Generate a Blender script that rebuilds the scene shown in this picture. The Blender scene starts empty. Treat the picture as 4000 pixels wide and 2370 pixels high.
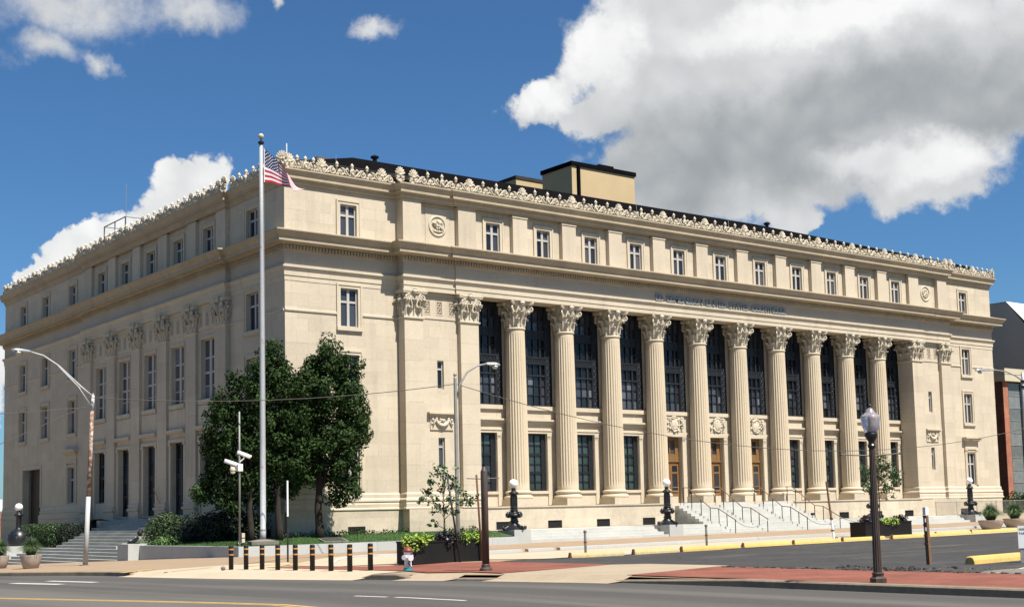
import bpy, bmesh, math, random
import numpy as np
from mathutils import Vector, Matrix
rnd = random.Random(7)
nrs = np.random.RandomState(11)
C = bpy.context.scene.collection
R = math.radians
pi = math.pi

# ------------------------------------------------------------------ camera, sky, sun, exposure
sc = bpy.context.scene
cam = bpy.data.cameras.new('camera')
cam.sensor_fit = 'HORIZONTAL'
cam.sensor_width = 36.0
cam.lens = 36.0 * 1321.85 / 1024.0
cam.shift_x = 0.0
cam.shift_y = (384.0 - 303.0) / 1024.0
cam.clip_start = 0.1
cam.clip_end = 3000.0
camo = bpy.data.objects.new('camera', cam)
C.objects.link(camo)
YAW, PITCH, ROLL = 0.66105, 0.096407, -0.023227
fw = Vector((math.sin(YAW) * math.cos(PITCH), math.cos(YAW) * math.cos(PITCH), math.sin(PITCH)))
rt = fw.cross(Vector((0, 0, 1))).normalized()
upv = rt.cross(fw)
rt2 = rt * math.cos(ROLL) + upv * math.sin(ROLL)
up2 = -rt * math.sin(ROLL) + upv * math.cos(ROLL)
CAMPOS = Vector((-31.798, -59.552, 1.70))
camo.matrix_world = Matrix(((rt2.x, up2.x, -fw.x, CAMPOS.x), (rt2.y, up2.y, -fw.y, CAMPOS.y),
                            (rt2.z, up2.z, -fw.z, CAMPOS.z), (0, 0, 0, 1)))
sc.camera = camo

SUN_EL, SUN_AZ = 59.5, 7.5          # azimuth measured from the street-front normal (-y) towards +x
SKY_STRENGTH = 0.05
SUN_STRENGTH = 5.0
EXPOSURE = 0.92

world = bpy.data.worlds.new('World')
sc.world = world
world.use_nodes = True


def build_sky():
    nt = world.node_tree
    nt.nodes.clear()
    N, L = nt.nodes, nt.links

    def node(t, **k):
        n = N.new(t)
        for a, b in k.items():
            setattr(n, a, b)
        return n

    def mth(op, a, b=None, c=None, clamp=False):
        n = node('ShaderNodeMath', operation=op)
        n.use_clamp = clamp
        for i, v in enumerate((a, b, c)):
            if v is None:
                continue
            if isinstance(v, (int, float)):
                n.inputs[i].default_value = v
            else:
                L.new(v, n.inputs[i])
        return n.outputs[0]

    def sstep(v, a, b):
        n = node('ShaderNodeMapRange', interpolation_type='SMOOTHSTEP')
        n.inputs[1].default_value = a
        n.inputs[2].default_value = b
        L.new(v, n.inputs[0])
        return n.outputs[0]

    out = node('ShaderNodeOutputWorld')
    bg = node('ShaderNodeBackground')
    bg.inputs[1].default_value = SKY_STRENGTH
    L.new(bg.outputs[0], out.inputs[0])
    sky = node('ShaderNodeTexSky', sky_type='NISHITA')
    sky.sun_disc = False
    sky.sun_elevation = R(SUN_EL)
    sky.sun_rotation = R(180.0 - SUN_AZ)
    sky.altitude = 0.0
    sky.air_density = 1.0
    sky.dust_density = 0.35
    sky.ozone_density = 2.2
    tint = node('ShaderNodeMix', data_type='RGBA', blend_type='MULTIPLY')
    tint.inputs[0].default_value = 1.0
    L.new(sky.outputs[0], tint.inputs[6])
    tint.inputs[7].default_value = (0.49, 0.81, 1.09, 1)
    tc = node('ShaderNodeTexCoord')
    sep = node('ShaderNodeSeparateXYZ')
    L.new(tc.outputs['Generated'], sep.inputs[0])
    az = mth('MULTIPLY', mth('ARCTAN2', sep.outputs[0], sep.outputs[1]), 180 / pi)
    el = mth('MULTIPLY', mth('ARCSINE', sep.outputs[2]), 180 / pi)

    def noise(scale, detail, rough, off=(0, 0, 0), dist=0.0):
        m = node('ShaderNodeMapping')
        m.inputs['Location'].default_value = off
        L.new(tc.outputs['Generated'], m.inputs[0])
        n = node('ShaderNodeTexNoise')
        n.inputs['Scale'].default_value = scale
        n.inputs['Detail'].default_value = detail
        n.inputs['Roughness'].default_value = rough
        n.inputs['Distortion'].default_value = dist
        L.new(m.outputs[0], n.inputs[0])
        return n.outputs[0]

    az0, el0 = az, el
    az = mth('ADD', az, mth('MULTIPLY', mth('SUBTRACT', noise(13.0, 10, 0.62, (5.1, 0.3, 2.2)), 0.5), 5.2))
    el = mth('ADD', el, mth('MULTIPLY', mth('SUBTRACT', noise(14.0, 10, 0.62, (0.4, 6.6, 9.1)), 0.5), 3.8))
    n1 = mth('SUBTRACT', noise(9.0, 9, 0.58), 0.5)
    n2 = mth('SUBTRACT', noise(30.0, 8, 0.62, (3, 1, 2)), 0.5)
    n3 = mth('SUBTRACT', noise(14.0, 5, 0.55, (1.3, 4.1, 0.2)), 0.5)
    # billows: cells give the cauliflower edge of a fair weather cumulus
    vor = node('ShaderNodeTexVoronoi', feature='SMOOTH_F1')
    vor.inputs['Scale'].default_value = 42.0
    vor.inputs['Smoothness'].default_value = 0.5
    wv = node('ShaderNodeVectorMath', operation='MULTIPLY_ADD')
    nz = node('ShaderNodeTexNoise')
    nz.inputs['Scale'].default_value = 12.0
    nz.inputs['Detail'].default_value = 4
    L.new(tc.outputs['Generated'], nz.inputs[0])
    L.new(nz.outputs['Color'], wv.inputs[0])
    wv.inputs[1].default_value = (0.06, 0.06, 0.06)
    L.new(tc.outputs['Generated'], wv.inputs[2])
    L.new(wv.outputs[0], vor.inputs[0])
    bil = mth('SUBTRACT', 0.42, vor.outputs[0])

    def blob(a0, e0, ra, re, rot=0.0):
        da = mth('SUBTRACT', az, a0)
        de = mth('SUBTRACT', el, e0)
        c, s = math.cos(R(rot)), math.sin(R(rot))
        x = mth('ADD', mth('MULTIPLY', da, c / ra), mth('MULTIPLY', de, s / ra))
        y = mth('ADD', mth('MULTIPLY', da, -s / re), mth('MULTIPLY', de, c / re))
        d = mth('SQRT', mth('ADD', mth('MULTIPLY', x, x), mth('MULTIPLY', y, y)))
        return mth('SUBTRACT', 1.0, d)

    def union(bl):
        f = bl[0]
        for b in bl[1:]:
            n = node('ShaderNodeMath', operation='SMOOTH_MAX')
            L.new(f, n.inputs[0])
            L.new(b, n.inputs[1])
            n.inputs[2].default_value = 0.25
            f = n.outputs[0]
        return f

    def B(x, y, rx, ry, rot=0.0):
        """blob whose heading and height are given on a 0.0174 degree grid"""
        t = (x - 1250.0) / 1250.0
        return blob(38.1 + .01742 * (x - 1250), 21.72 - .0172 * y - 1.4 * t * t - .4 * t, rx * .0174, ry * .0172, rot)

    big = union([B(2050, 20, 640, 200), B(2330, 190, 470, 200), B(1760, 230, 350, 240), B(1790, 440, 380, 110, -8), B(2150, 300, 420, 130),
                 B(2260, 395, 235, 120, 8), B(1545, 130, 150, 190), B(1350, 235, 120, 62, 10), B(1470, 285, 110, 80), B(1650, 400, 180, 170), B(1950, 545, 90, 36),
                 B(2900, 60, 700, 260), B(2100, -200, 500, 160)])
    low = union([B(450, 418, 118, 74), B(395, 490, 130, 76), B(300, 535, 120, 64, 25), B(190, 584, 120, 54, 30), B(525, 445, 40, 42), B(110, 650, 80, 36, 30),
                 B(-30, 880, 75, 150), B(2460, 880, 90, 70), B(2750, 820, 250, 110), B(-350, 800, 260, 160)])
    wisp = union([B(170, 10, 300, 84), B(440, 30, 150, 62), B(245, 150, 42, 52, 15), B(130, 105, 110, 60), B(940, 48, 62, 30, 10), B(650, 8, 26, 26), B(-300, -60, 400, 150)])
    # beyond the picture the same broken cumulus goes on, thinly
    fld = noise(3.1, 8, 0.56, (7.3, 2.2, 5.1))
    away = sstep(mth('ABSOLUTE', mth('SUBTRACT', az0, 38.0)), 26.0, 40.0)
    high = sstep(el0, 25.0, 32.0)
    outer = mth('MULTIPLY', mth('MAXIMUM', away, high), sstep(fld, 0.57, 0.68))

    edge = mth('ADD', mth('MULTIPLY', n1, 1.0), mth('MULTIPLY', n2, 0.62))
    fb = mth('ADD', mth('ADD', big, mth('MULTIPLY', edge, 0.95)), mth('MULTIPLY', bil, 0.22))
    fl = mth('ADD', mth('ADD', low, mth('MULTIPLY', edge, 0.75)), mth('MULTIPLY', bil, 0.42))
    fwp = mth('ADD', wisp, mth('MULTIPLY', edge, 1.7))
    db = sstep(fb, -0.02, 0.26)
    dl = sstep(fl, 0.02, 0.24)
    dw = mth('MULTIPLY', sstep(fwp, -0.10, 0.95), 0.95)
    dens = mth('MAXIMUM', mth('MAXIMUM', db, dl), mth('MAXIMUM', dw, outer))
    dens = mth('MULTIPLY', dens, sstep(el0, 0.0, 3.0))

    # cloud light: white sunlit heads, grey flat undersides
    dark = union([B(2160, 235, 430, 85, 4), B(1880, 380, 330, 95, -6), B(1640, 420, 150, 130), B(2450, 250, 200, 70), B(1900, 300, 260, 70)])
    dsh = sstep(mth('ADD', dark, mth('ADD', mth('MULTIPLY', n1, 0.55), mth('MULTIPLY', n3, 0.75))), -0.75, 0.65)
    lit = union([B(2270, 372, 190, 62, 8), B(2150, 390, 160, 50), B(1490, 110, 80, 120), B(1350, 225, 90, 45), B(2050, 40, 420, 60)])
    lsh = sstep(mth('ADD', lit, mth('MULTIPLY', n1, 0.8)), -0.35, 0.65)
    rel = sstep(mth('ADD', mth('MULTIPLY', bil, 0.55), mth('ADD', mth('MULTIPLY', n2, 0.8), mth('MULTIPLY', n1, .5))), -0.5, 0.5)
    b0 = mth('SUBTRACT', 0.71, mth('MULTIPLY', dsh, 0.26))
    b1 = mth('ADD', b0, mth('MULTIPLY', lsh, 0.30))
    b2 = mth('ADD', b1, mth('MULTIPLY', mth('SUBTRACT', rel, 0.5), 0.16))
    isl = sstep(mth('SUBTRACT', dl, db), -0.1, 0.4)
    b3 = mth('ADD', b2, mth('MULTIPLY', isl, mth('ADD', 0.12, mth('MULTIPLY', rel, 0.16))), None, True)
    ramp = node('ShaderNodeValToRGB')
    cr = ramp.color_ramp
    cr.elements[0].position = 0.0
    cr.elements[0].color = (0.0, 0.0, 0.0, 1)
    cr.elements[1].position = 1.0
    cr.elements[1].color = (1.0, 1.0, 1.0, 1)
    e = cr.elements.new(0.4)
    e.color = (0.375, 0.405, 0.430, 1)
    L.new(b3, ramp.inputs[0])
    cl = node('ShaderNodeMix', data_type='RGBA', blend_type='MULTIPLY')
    cl.inputs[0].default_value = 1.0
    L.new(ramp.outputs[0], cl.inputs[6])
    k = 0.96 / (SKY_STRENGTH * 2 ** EXPOSURE)
    cl.inputs[7].default_value = (k, k, k, 1)
    mx = node('ShaderNodeMix', data_type='RGBA')
    L.new(dens, mx.inputs[0])
    L.new(tint.outputs[2], mx.inputs[6])
    L.new(cl.outputs[2], mx.inputs[7])
    L.new(mx.outputs[2], bg.inputs[0])


build_sky()

sun = bpy.data.lights.new('sun', 'SUN')
sun.energy = SUN_STRENGTH
sun.angle = R(0.53)
sun.color = (1.0, 0.95, 0.87)
suno = bpy.data.objects.new('sun', sun)
C.objects.link(suno)
sd = Vector((math.sin(R(SUN_AZ)) * math.cos(R(SUN_EL)), -math.cos(R(SUN_AZ)) * math.cos(R(SUN_EL)), math.sin(R(SUN_EL))))
suno.rotation_euler = sd.to_track_quat('Z', 'Y').to_euler()
suno.location = (0, -60, 80)

sc.view_settings.view_transform = 'Standard'
sc.view_settings.look = 'None'
sc.view_settings.exposure = EXPOSURE
sc.view_settings.gamma = 1.0
sc.view_settings.use_curve_mapping = False
sc.cycles.max_bounces = 6
sc.cycles.diffuse_bounces = 3
sc.cycles.transparent_max_bounces = 8


# ------------------------------------------------------------------ materials
GAIN = {}
for _n in ('limestone_block', 'limestone_trim', 'limestone_carved', 'limestone_column', 'limestone_plinth'):
    GAIN[_n] = .92
for _n in ('dark_glass', 'curtained_glass', 'black_cast_iron', 'flag_red', 'flag_white', 'flag_blue', 'dark_leaf', 'opal_globe', 'white_paint', 'pale_sloped_roof'):
    GAIN[_n] = .95


def mat(name, col, rough=0.8, metal=0.0, spec=0.4, var=0.0, vscale=1.0, var2=0.0, v2scale=12.0, bump=0.0, bscale=20.0,
        col2=None, thr=(0.45, 0.65), streak=None, rand=0.0, island=False, trans=0.0):
    """Principled material with two octaves of tone variation, an optional second colour in patches, and fine bump."""
    m = bpy.data.materials.new(name)
    m.use_nodes = True
    nt = m.node_tree
    N, L = nt.nodes, nt.links
    col = tuple(c * GAIN.get(name, 0.80) for c in col)
    if col2:
        col2 = tuple(c * 0.80 for c in col2)
    b = N['Principled BSDF']
    b.inputs['Roughness'].default_value = rough
    b.inputs['Metallic'].default_value = metal
    b.inputs['Specular IOR Level'].default_value = spec
    b.inputs['Base Color'].default_value = (*col, 1)
    if trans:
        b.inputs['Transmission Weight'].default_value = trans
    geo = N.new('ShaderNodeNewGeometry')
    pos = geo.outputs['Position']
    cur = None

    def nz(scale, detail=5, stretch=None):
        n = N.new('ShaderNodeTexNoise')
        n.inputs['Scale'].default_value = scale
        n.inputs['Detail'].default_value = detail
        n.inputs['Roughness'].default_value = 0.6
        if stretch:
            mp = N.new('ShaderNodeMapping')
            mp.inputs['Scale'].default_value = stretch
            L.new(pos, mp.inputs[0])
            L.new(mp.outputs[0], n.inputs[0])
        else:
            L.new(pos, n.inputs[0])
        return n.outputs[0]

    def mixc(fac, a, bcol, blend='MIX'):
        n = N.new('ShaderNodeMix')
        n.data_type = 'RGBA'
        n.blend_type = blend
        for sock, v in ((n.inputs[0], fac), (n.inputs[6], a), (n.inputs[7], bcol)):
            if hasattr(v, 'is_linked'):
                L.new(v, sock)
            elif isinstance(v, (int, float)):
                sock.default_value = v
            else:
                sock.default_value = (*v, 1)
        return n.outputs[2]

    def rng(v, a, bb, c, d):
        n = N.new('ShaderNodeMapRange')
        for i, x in enumerate((a, bb, c, d)):
            n.inputs[i + 1].default_value = x
        L.new(v, n.inputs[0])
        return n.outputs[0]

    cur = col
    if col2 is not None:
        cur = mixc(rng(nz(vscale * 1.7), thr[0], thr[1], 0, 1), cur, col2)
    if var:
        cur = mixc(1.0, cur, rngc(N, L, rng(nz(vscale), 0.3, 0.7, 1 - var, 1 + var)), 'MULTIPLY')
    if var2:
        cur = mixc(1.0, cur, rngc(N, L, rng(nz(v2scale, 3), 0.3, 0.7, 1 - var2, 1 + var2)), 'MULTIPLY')
    if streak:
        cur = mixc(rng(nz(1.0, 5, streak[0]), streak[1], streak[2], 0, streak[3]), cur, streak[4])
    if rand:
        oi = N.new('ShaderNodeObjectInfo')
        s = N.new('ShaderNodeMath')
        s.operation = 'ADD'
        L.new(oi.outputs['Random'], s.inputs[0])
        if island:
            L.new(geo.outputs['Random Per Island'], s.inputs[1])
        fr = N.new('ShaderNodeMath')
        fr.operation = 'FRACT'
        L.new(s.outputs[0], fr.inputs[0])
        cur = mixc(1.0, cur, rngc(N, L, rng(fr.outputs[0], 0, 1, 1 - rand, 1 + rand)), 'MULTIPLY')
    if hasattr(cur, 'is_linked'):
        L.new(cur, b.inputs['Base Color'])
    if bump:
        bn = N.new('ShaderNodeBump')
        bn.inputs['Strength'].default_value = bump
        bn.inputs['Distance'].default_value = 0.02
        L.new(nz(bscale, 4), bn.inputs['Height'])
        L.new(bn.outputs[0], b.inputs['Normal'])
    return m


def rngc(N, L, v):
    n = N.new('ShaderNodeCombineColor')
    for i in range(3):
        L.new(v, n.inputs[i])
    return n.outputs[0]


STONE = (0.515, 0.440, 0.330)
GRIME = ((1.6, 1.6, 0.16), 0.52, 0.76, 0.36, (0.27, 0.225, 0.165))
M = {}
M['stone'] = mat('limestone_block', STONE, 0.85, var=0.07, vscale=0.35, var2=0.05, v2scale=7, bump=0.25, bscale=35, streak=GRIME, rand=0.055, island=True)
M['trim'] = mat('limestone_trim', (0.525, 0.450, 0.335), 0.85, var=0.07, vscale=0.5, var2=0.05, v2scale=9, bump=0.2, bscale=35, streak=GRIME)
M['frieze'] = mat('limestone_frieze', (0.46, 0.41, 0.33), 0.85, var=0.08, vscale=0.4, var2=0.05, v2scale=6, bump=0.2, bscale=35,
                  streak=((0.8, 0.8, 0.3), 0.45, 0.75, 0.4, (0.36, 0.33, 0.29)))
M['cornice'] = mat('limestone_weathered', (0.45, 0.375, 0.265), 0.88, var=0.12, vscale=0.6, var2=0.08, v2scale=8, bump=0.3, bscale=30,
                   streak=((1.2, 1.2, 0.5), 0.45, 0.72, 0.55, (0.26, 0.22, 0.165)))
M['carved'] = mat('limestone_carved', (0.53, 0.465, 0.355), 0.85, var=0.10, vscale=1.6, var2=0.10, v2scale=14, bump=0.3, bscale=40)
M['column'] = mat('limestone_column', (0.545, 0.455, 0.325), 0.82, var=0.05, vscale=0.3, var2=0.04, v2scale=9, bump=0.15, bscale=40,
                  streak=((2.2, 2.2, 0.12), 0.55, 0.8, 0.28, (0.42, 0.30, 0.18)))
M['plinth'] = mat('limestone_plinth', (0.50, 0.425, 0.315), 0.86, var=0.10, vscale=0.6, var2=0.07, v2scale=6, bump=0.3, bscale=30,
                  streak=((1.1, 1.1, 0.5), 0.55, 0.74, 0.42, (0.30, 0.25, 0.18)), rand=0.07, island=True)
M['granite'] = mat('pale_granite', (0.52, 0.515, 0.47), 0.7, var=0.06, vscale=0.8, var2=0.06, v2scale=12, bump=0.15, rand=0.05, island=True,
                   streak=((1.5, 1.5, 3.0), 0.58, 0.8, 0.35, (0.42, 0.41, 0.37)))
M['old_granite'] = mat('worn_granite', (0.40, 0.40, 0.36), 0.8, var=0.1, vscale=0.9, var2=0.1, v2scale=9, bump=0.2, rand=0.06, island=True,
                       streak=((1.0, 0.5, 4.0), 0.5, 0.72, 0.6, (0.22, 0.21, 0.17)))
M['wallstone'] = mat('grey_coping_concrete', (0.47, 0.48, 0.46), 0.85, var=0.07, vscale=0.7, var2=0.05, v2scale=10, bump=0.15, rand=0.04, island=True,
                     streak=((3.0, 3.0, 0.6), 0.60, 0.75, 0.5, (0.20, 0.20, 0.19)))
M['concrete'] = mat('pale_concrete', (0.49, 0.405, 0.285), 0.9, var=0.07, vscale=0.4, var2=0.06, v2scale=6, bump=0.2, rand=0.03, island=True)
M['kerb'] = mat('kerb_concrete', (0.25, 0.195, 0.135), 0.92, var=0.18, vscale=1.3, var2=0.12, v2scale=9, bump=0.3)
M['walk'] = mat('tan_aggregate_walk', (0.325, 0.232, 0.148), 0.92, var=0.06, vscale=0.5, var2=0.05, v2scale=14, bump=0.2, rand=0.04, island=True)
M['lot'] = mat('lot_asphalt', (0.043, 0.041, 0.039), 0.93, var=0.22, vscale=0.35, var2=0.3, v2scale=3.5, bump=0.4, bscale=25,
               streak=((0.10, 1.1, 1), 0.56, 0.76, 0.6, (0.13, 0.112, 0.085)))
M['road'] = mat('road_asphalt', (0.074, 0.069, 0.062), 0.9, var=0.08, vscale=0.25, var2=0.14, v2scale=14, bump=0.35, bscale=40,
                streak=((0.55, 0.02, 1), 0.42, 0.66, 0.65, (0.128, 0.116, 0.098)))
M['drive'] = mat('tan_driveway_concrete', (0.38, 0.30, 0.205), 0.92, var=0.09, vscale=0.5, var2=0.06, v2scale=8, bump=0.2)
M['patch'] = mat('old_lot_concrete', (0.20, 0.18, 0.145), 0.92, var=0.12, vscale=0.7, var2=0.1, v2scale=8, bump=0.25)
M['ground'] = mat('bare_ground', (0.18, 0.16, 0.11), 0.95, var=0.15, vscale=0.1)
M['lawn'] = mat('lawn', (0.050, 0.105, 0.022), 0.95, var=0.25, vscale=1.2, var2=0.3, v2scale=20, bump=0.8, bscale=60)
M['soil'] = mat('bed_soil', (0.05, 0.04, 0.028), 0.95, var=0.2, vscale=2, bump=0.6)
M['yellow'] = mat('worn_yellow_paint', (0.60, 0.41, 0.12), 0.75, var=0.08, vscale=2, var2=0.08, v2scale=14, col2=(0.42, 0.33, 0.17), thr=(0.60, 0.66), bump=0.2)
M['dullyellow'] = mat('chipped_yellow_kerbstone', (0.47, 0.38, 0.22), 0.85, var=0.1, vscale=3, col2=(0.66, 0.45, 0.12), thr=(0.52, 0.6), bump=0.2)
M['line'] = mat('faded_yellow_line', (0.58, 0.38, 0.12), 0.85, var=0.12, vscale=3, var2=0.2, v2scale=18)
M['whiteline'] = mat('faded_white_line', (0.60, 0.58, 0.53), 0.85, var=0.12, vscale=3, var2=0.2, v2scale=18)
M['iron'] = mat('black_cast_iron', (0.010, 0.011, 0.013), 0.38, spec=0.5, var=0.2, vscale=6)
M['bronze'] = mat('dark_bronze_frame', (0.012, 0.014, 0.017), 0.45, spec=0.5, var=0.3, vscale=4)
M['blueiron'] = mat('blue_black_window_iron', (0.016, 0.021, 0.027), 0.5, spec=0.4, var=0.35, vscale=5)
M['glass'] = mat('dark_glass', (0.030, 0.033, 0.040), 0.06, spec=0.6, rand=0.75)
M['glassdark'] = mat('blackened_glass', (0.008, 0.009, 0.012), 0.12, spec=0.35, rand=0.5)
M['glassdim'] = mat('dim_door_glass', (0.035, 0.042, 0.052), 0.25, spec=0.4, rand=0.4)
M['glasscurtain'] = mat('curtained_glass', (0.075, 0.070, 0.068), 0.10, spec=0.55, rand=0.6)
M['glassgreen'] = mat('green_tinted_glass', (0.040, 0.062, 0.058), 0.08, spec=0.6, rand=0.35)
M['glassblind'] = mat('glass_with_pale_blind', (0.115, 0.125, 0.140), 0.15, spec=0.5, rand=0.5)
M['frame'] = mat('cream_painted_window_frame', (0.50, 0.47, 0.43), 0.6, var=0.05, vscale=3)
M['blind'] = mat('white_blind_rail', (0.55, 0.58, 0.56), 0.6)
M['door'] = mat('bronze_brown_door', (0.235, 0.125, 0.045), 0.5, spec=0.4, var=0.12, vscale=2, var2=0.06, v2scale=10)
M['browndoor'] = mat('dark_brown_louvre_door', (0.055, 0.034, 0.024), 0.6, var=0.15, vscale=2)
M['vent'] = mat('black_vent_grille', (0.012, 0.011, 0.011), 0.6)
M['roof'] = mat('dark_roof_membrane', (0.0045, 0.0045, 0.0055), 0.9, spec=0.05, var=0.3, vscale=1)
M['roofbrown'] = mat('brown_roof_slope', (0.035, 0.024, 0.018), 0.85, var=0.3, vscale=3)
M['yellowbrick'] = mat('buff_brick', (0.56, 0.42, 0.235), 0.9, var=0.06, vscale=0.6, var2=0.10, v2scale=14, bump=0.2)
M['darkmetal'] = mat('dark_metal', (0.03, 0.027, 0.025), 0.5, metal=0.2, var=0.15, vscale=5)
M['grey'] = mat('grey_galvanised_steel', (0.34, 0.34, 0.33), 0.5, metal=0.35, var=0.18, vscale=3, var2=0.1, v2scale=14)
M['oldgrey'] = mat('weathered_grey_pole', (0.30, 0.30, 0.28), 0.6, metal=0.25, var=0.18, vscale=2)
M['flagpole'] = mat('flaking_white_flagpole', (0.40, 0.41, 0.42), 0.55, var=0.06, vscale=0.8, col2=(0.33, 0.27, 0.23), thr=(0.62, 0.66), var2=0.08, v2scale=10)
M['rustpole'] = mat('rusty_flaking_pole', (0.47, 0.42, 0.38), 0.75, vscale=4.0, var=0.12, col2=(0.23, 0.105, 0.055), thr=(0.40, 0.52))
M['whitepole'] = mat('silver_painted_pole', (0.50, 0.50, 0.48), 0.55, var=0.08, vscale=2, col2=(0.30, 0.20, 0.14), thr=(0.62, 0.68))
M['rust'] = mat('rusted_steel', (0.155, 0.062, 0.035), 0.85, var=0.25, vscale=5, var2=0.2, v2scale=20)
M['lamppost'] = mat('brown_painted_cast_iron', (0.060, 0.042, 0.033), 0.55, var=0.2, vscale=4, streak=((14, 14, 0.4), 0.5, 0.7, 0.5, (0.12, 0.082, 0.06)))
M['white'] = mat('white_paint', (0.78, 0.78, 0.76), 0.5, var=0.04, vscale=3)
M['globe'] = mat('opal_globe', (0.82, 0.82, 0.80), 0.25, spec=0.5)
M['acorn'] = mat('frosted_acorn_globe', (0.80, 0.76, 0.79), 0.22, spec=0.5, trans=0.72)
M['lens'] = mat('lamp_lens', (0.50, 0.49, 0.44), 0.2, spec=0.6)
M['silver'] = mat('silver_lamp_housing', (0.55, 0.57, 0.58), 0.35, metal=0.5)
M['orange'] = mat('orange_reflective_band', (0.62, 0.27, 0.07), 0.4)
M['black'] = mat('matt_black_paint', (0.010, 0.009, 0.008), 0.55, spec=0.3, var=0.2, vscale=3)
M['planter'] = mat('black_planter_box', (0.010, 0.0090, 0.0085), 0.6, spec=0.25, var=0.3, vscale=1.5)
M['pot'] = mat('tan_fibreglass_pot', (0.46, 0.37, 0.30), 0.8, var=0.05, vscale=2, var2=0.04, v2scale=20)
M['wood'] = mat('weathered_wood_post', (0.20, 0.105, 0.055), 0.85, var=0.2, vscale=6, streak=((20, 20, 0.8), 0.5, 0.7, 0.5, (0.09, 0.05, 0.03)))
M['teal'] = mat('teal_paint', (0.04, 0.25, 0.28), 0.5)
M['hydrant'] = mat('white_hydrant_paint', (0.70, 0.67, 0.69), 0.45, var=0.05, vscale=8)
M['maroon'] = mat('maroon_paint', (0.20, 0.045, 0.02), 0.5)
M['signface'] = mat('white_sign_face', (0.70, 0.72, 0.72), 0.4)
M['signblack'] = mat('black_sign_print', (0.03, 0.03, 0.035), 0.5)
M['letter'] = mat('blue_grey_metal_letter', (0.30, 0.315, 0.31), 0.5, metal=0.2)
M['leafdark'] = mat('dark_leaf', (0.026, 0.050, 0.013), 0.75, spec=0.12, rand=0.5, island=True, var=0.25, vscale=0.8)
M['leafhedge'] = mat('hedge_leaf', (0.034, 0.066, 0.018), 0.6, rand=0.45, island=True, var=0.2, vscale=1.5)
M['leafyewshade'] = mat('yew_and_shaded_hedge_leaf', (0.014, 0.024, 0.012), 0.7, rand=0.45, island=True, var=0.2, vscale=1.5)  # yew, and the hedge end whose shade is put into the leaf colour
M['leaffresh'] = mat('fresh_green_leaf', (0.085, 0.165, 0.038), 0.55, rand=0.4, island=True)
M['leafyoung'] = mat('young_tree_leaf', (0.060, 0.120, 0.036), 0.5, rand=0.45, island=True)
M['leaflime'] = mat('lime_sweet_potato_leaf', (0.26, 0.38, 0.035), 0.55, rand=0.35, island=True)
M['leafpurple'] = mat('black_purple_leaf', (0.022, 0.014, 0.019), 0.45, rand=0.6, island=True)
M['grassblade'] = mat('ornamental_grass_blade', (0.135, 0.205, 0.085), 0.6, rand=0.5, island=True)
M['lawnblade'] = mat('lawn_blade', (0.055, 0.12, 0.024), 0.8, rand=0.45, island=True)
M['weed'] = mat('dry_weed', (0.16, 0.13, 0.055), 0.8, rand=0.5, island=True)
M['bark'] = mat('dark_bark', (0.035, 0.025, 0.018), 0.95, var=0.3, vscale=6, bump=0.8, bscale=30)
M['barkpale'] = mat('pale_young_bark', (0.22, 0.18, 0.13), 0.9, var=0.2, vscale=8)
M['flagred'] = mat('flag_red', (0.42, 0.018, 0.030), 0.8)
M['flagwhite'] = mat('flag_white', (0.72, 0.68, 0.70), 0.8)
M['flagblue'] = mat('flag_blue', (0.012, 0.018, 0.075), 0.8)
M['tancon'] = mat('grey_brown_panel_wall', (0.44, 0.40, 0.34), 0.9, var=0.06, vscale=0.3, var2=0.05, v2scale=5, bump=0.2, bscale=20)
M['whiteroof'] = mat('pale_sloped_roof', (0.62, 0.60, 0.55), 0.8, var=0.05, vscale=0.5)
M['creamcap'] = mat('cream_cap_panel', (0.58, 0.51, 0.37), 0.85, var=0.04, vscale=0.6)
M['glassblock'] = mat('glass_block_panel', (0.17, 0.185, 0.175), 0.25, spec=0.5, rand=0.3, var=0.15, vscale=2)
M['cable'] = mat('overhead_cable', (0.10, 0.09, 0.08), 0.8)


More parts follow.
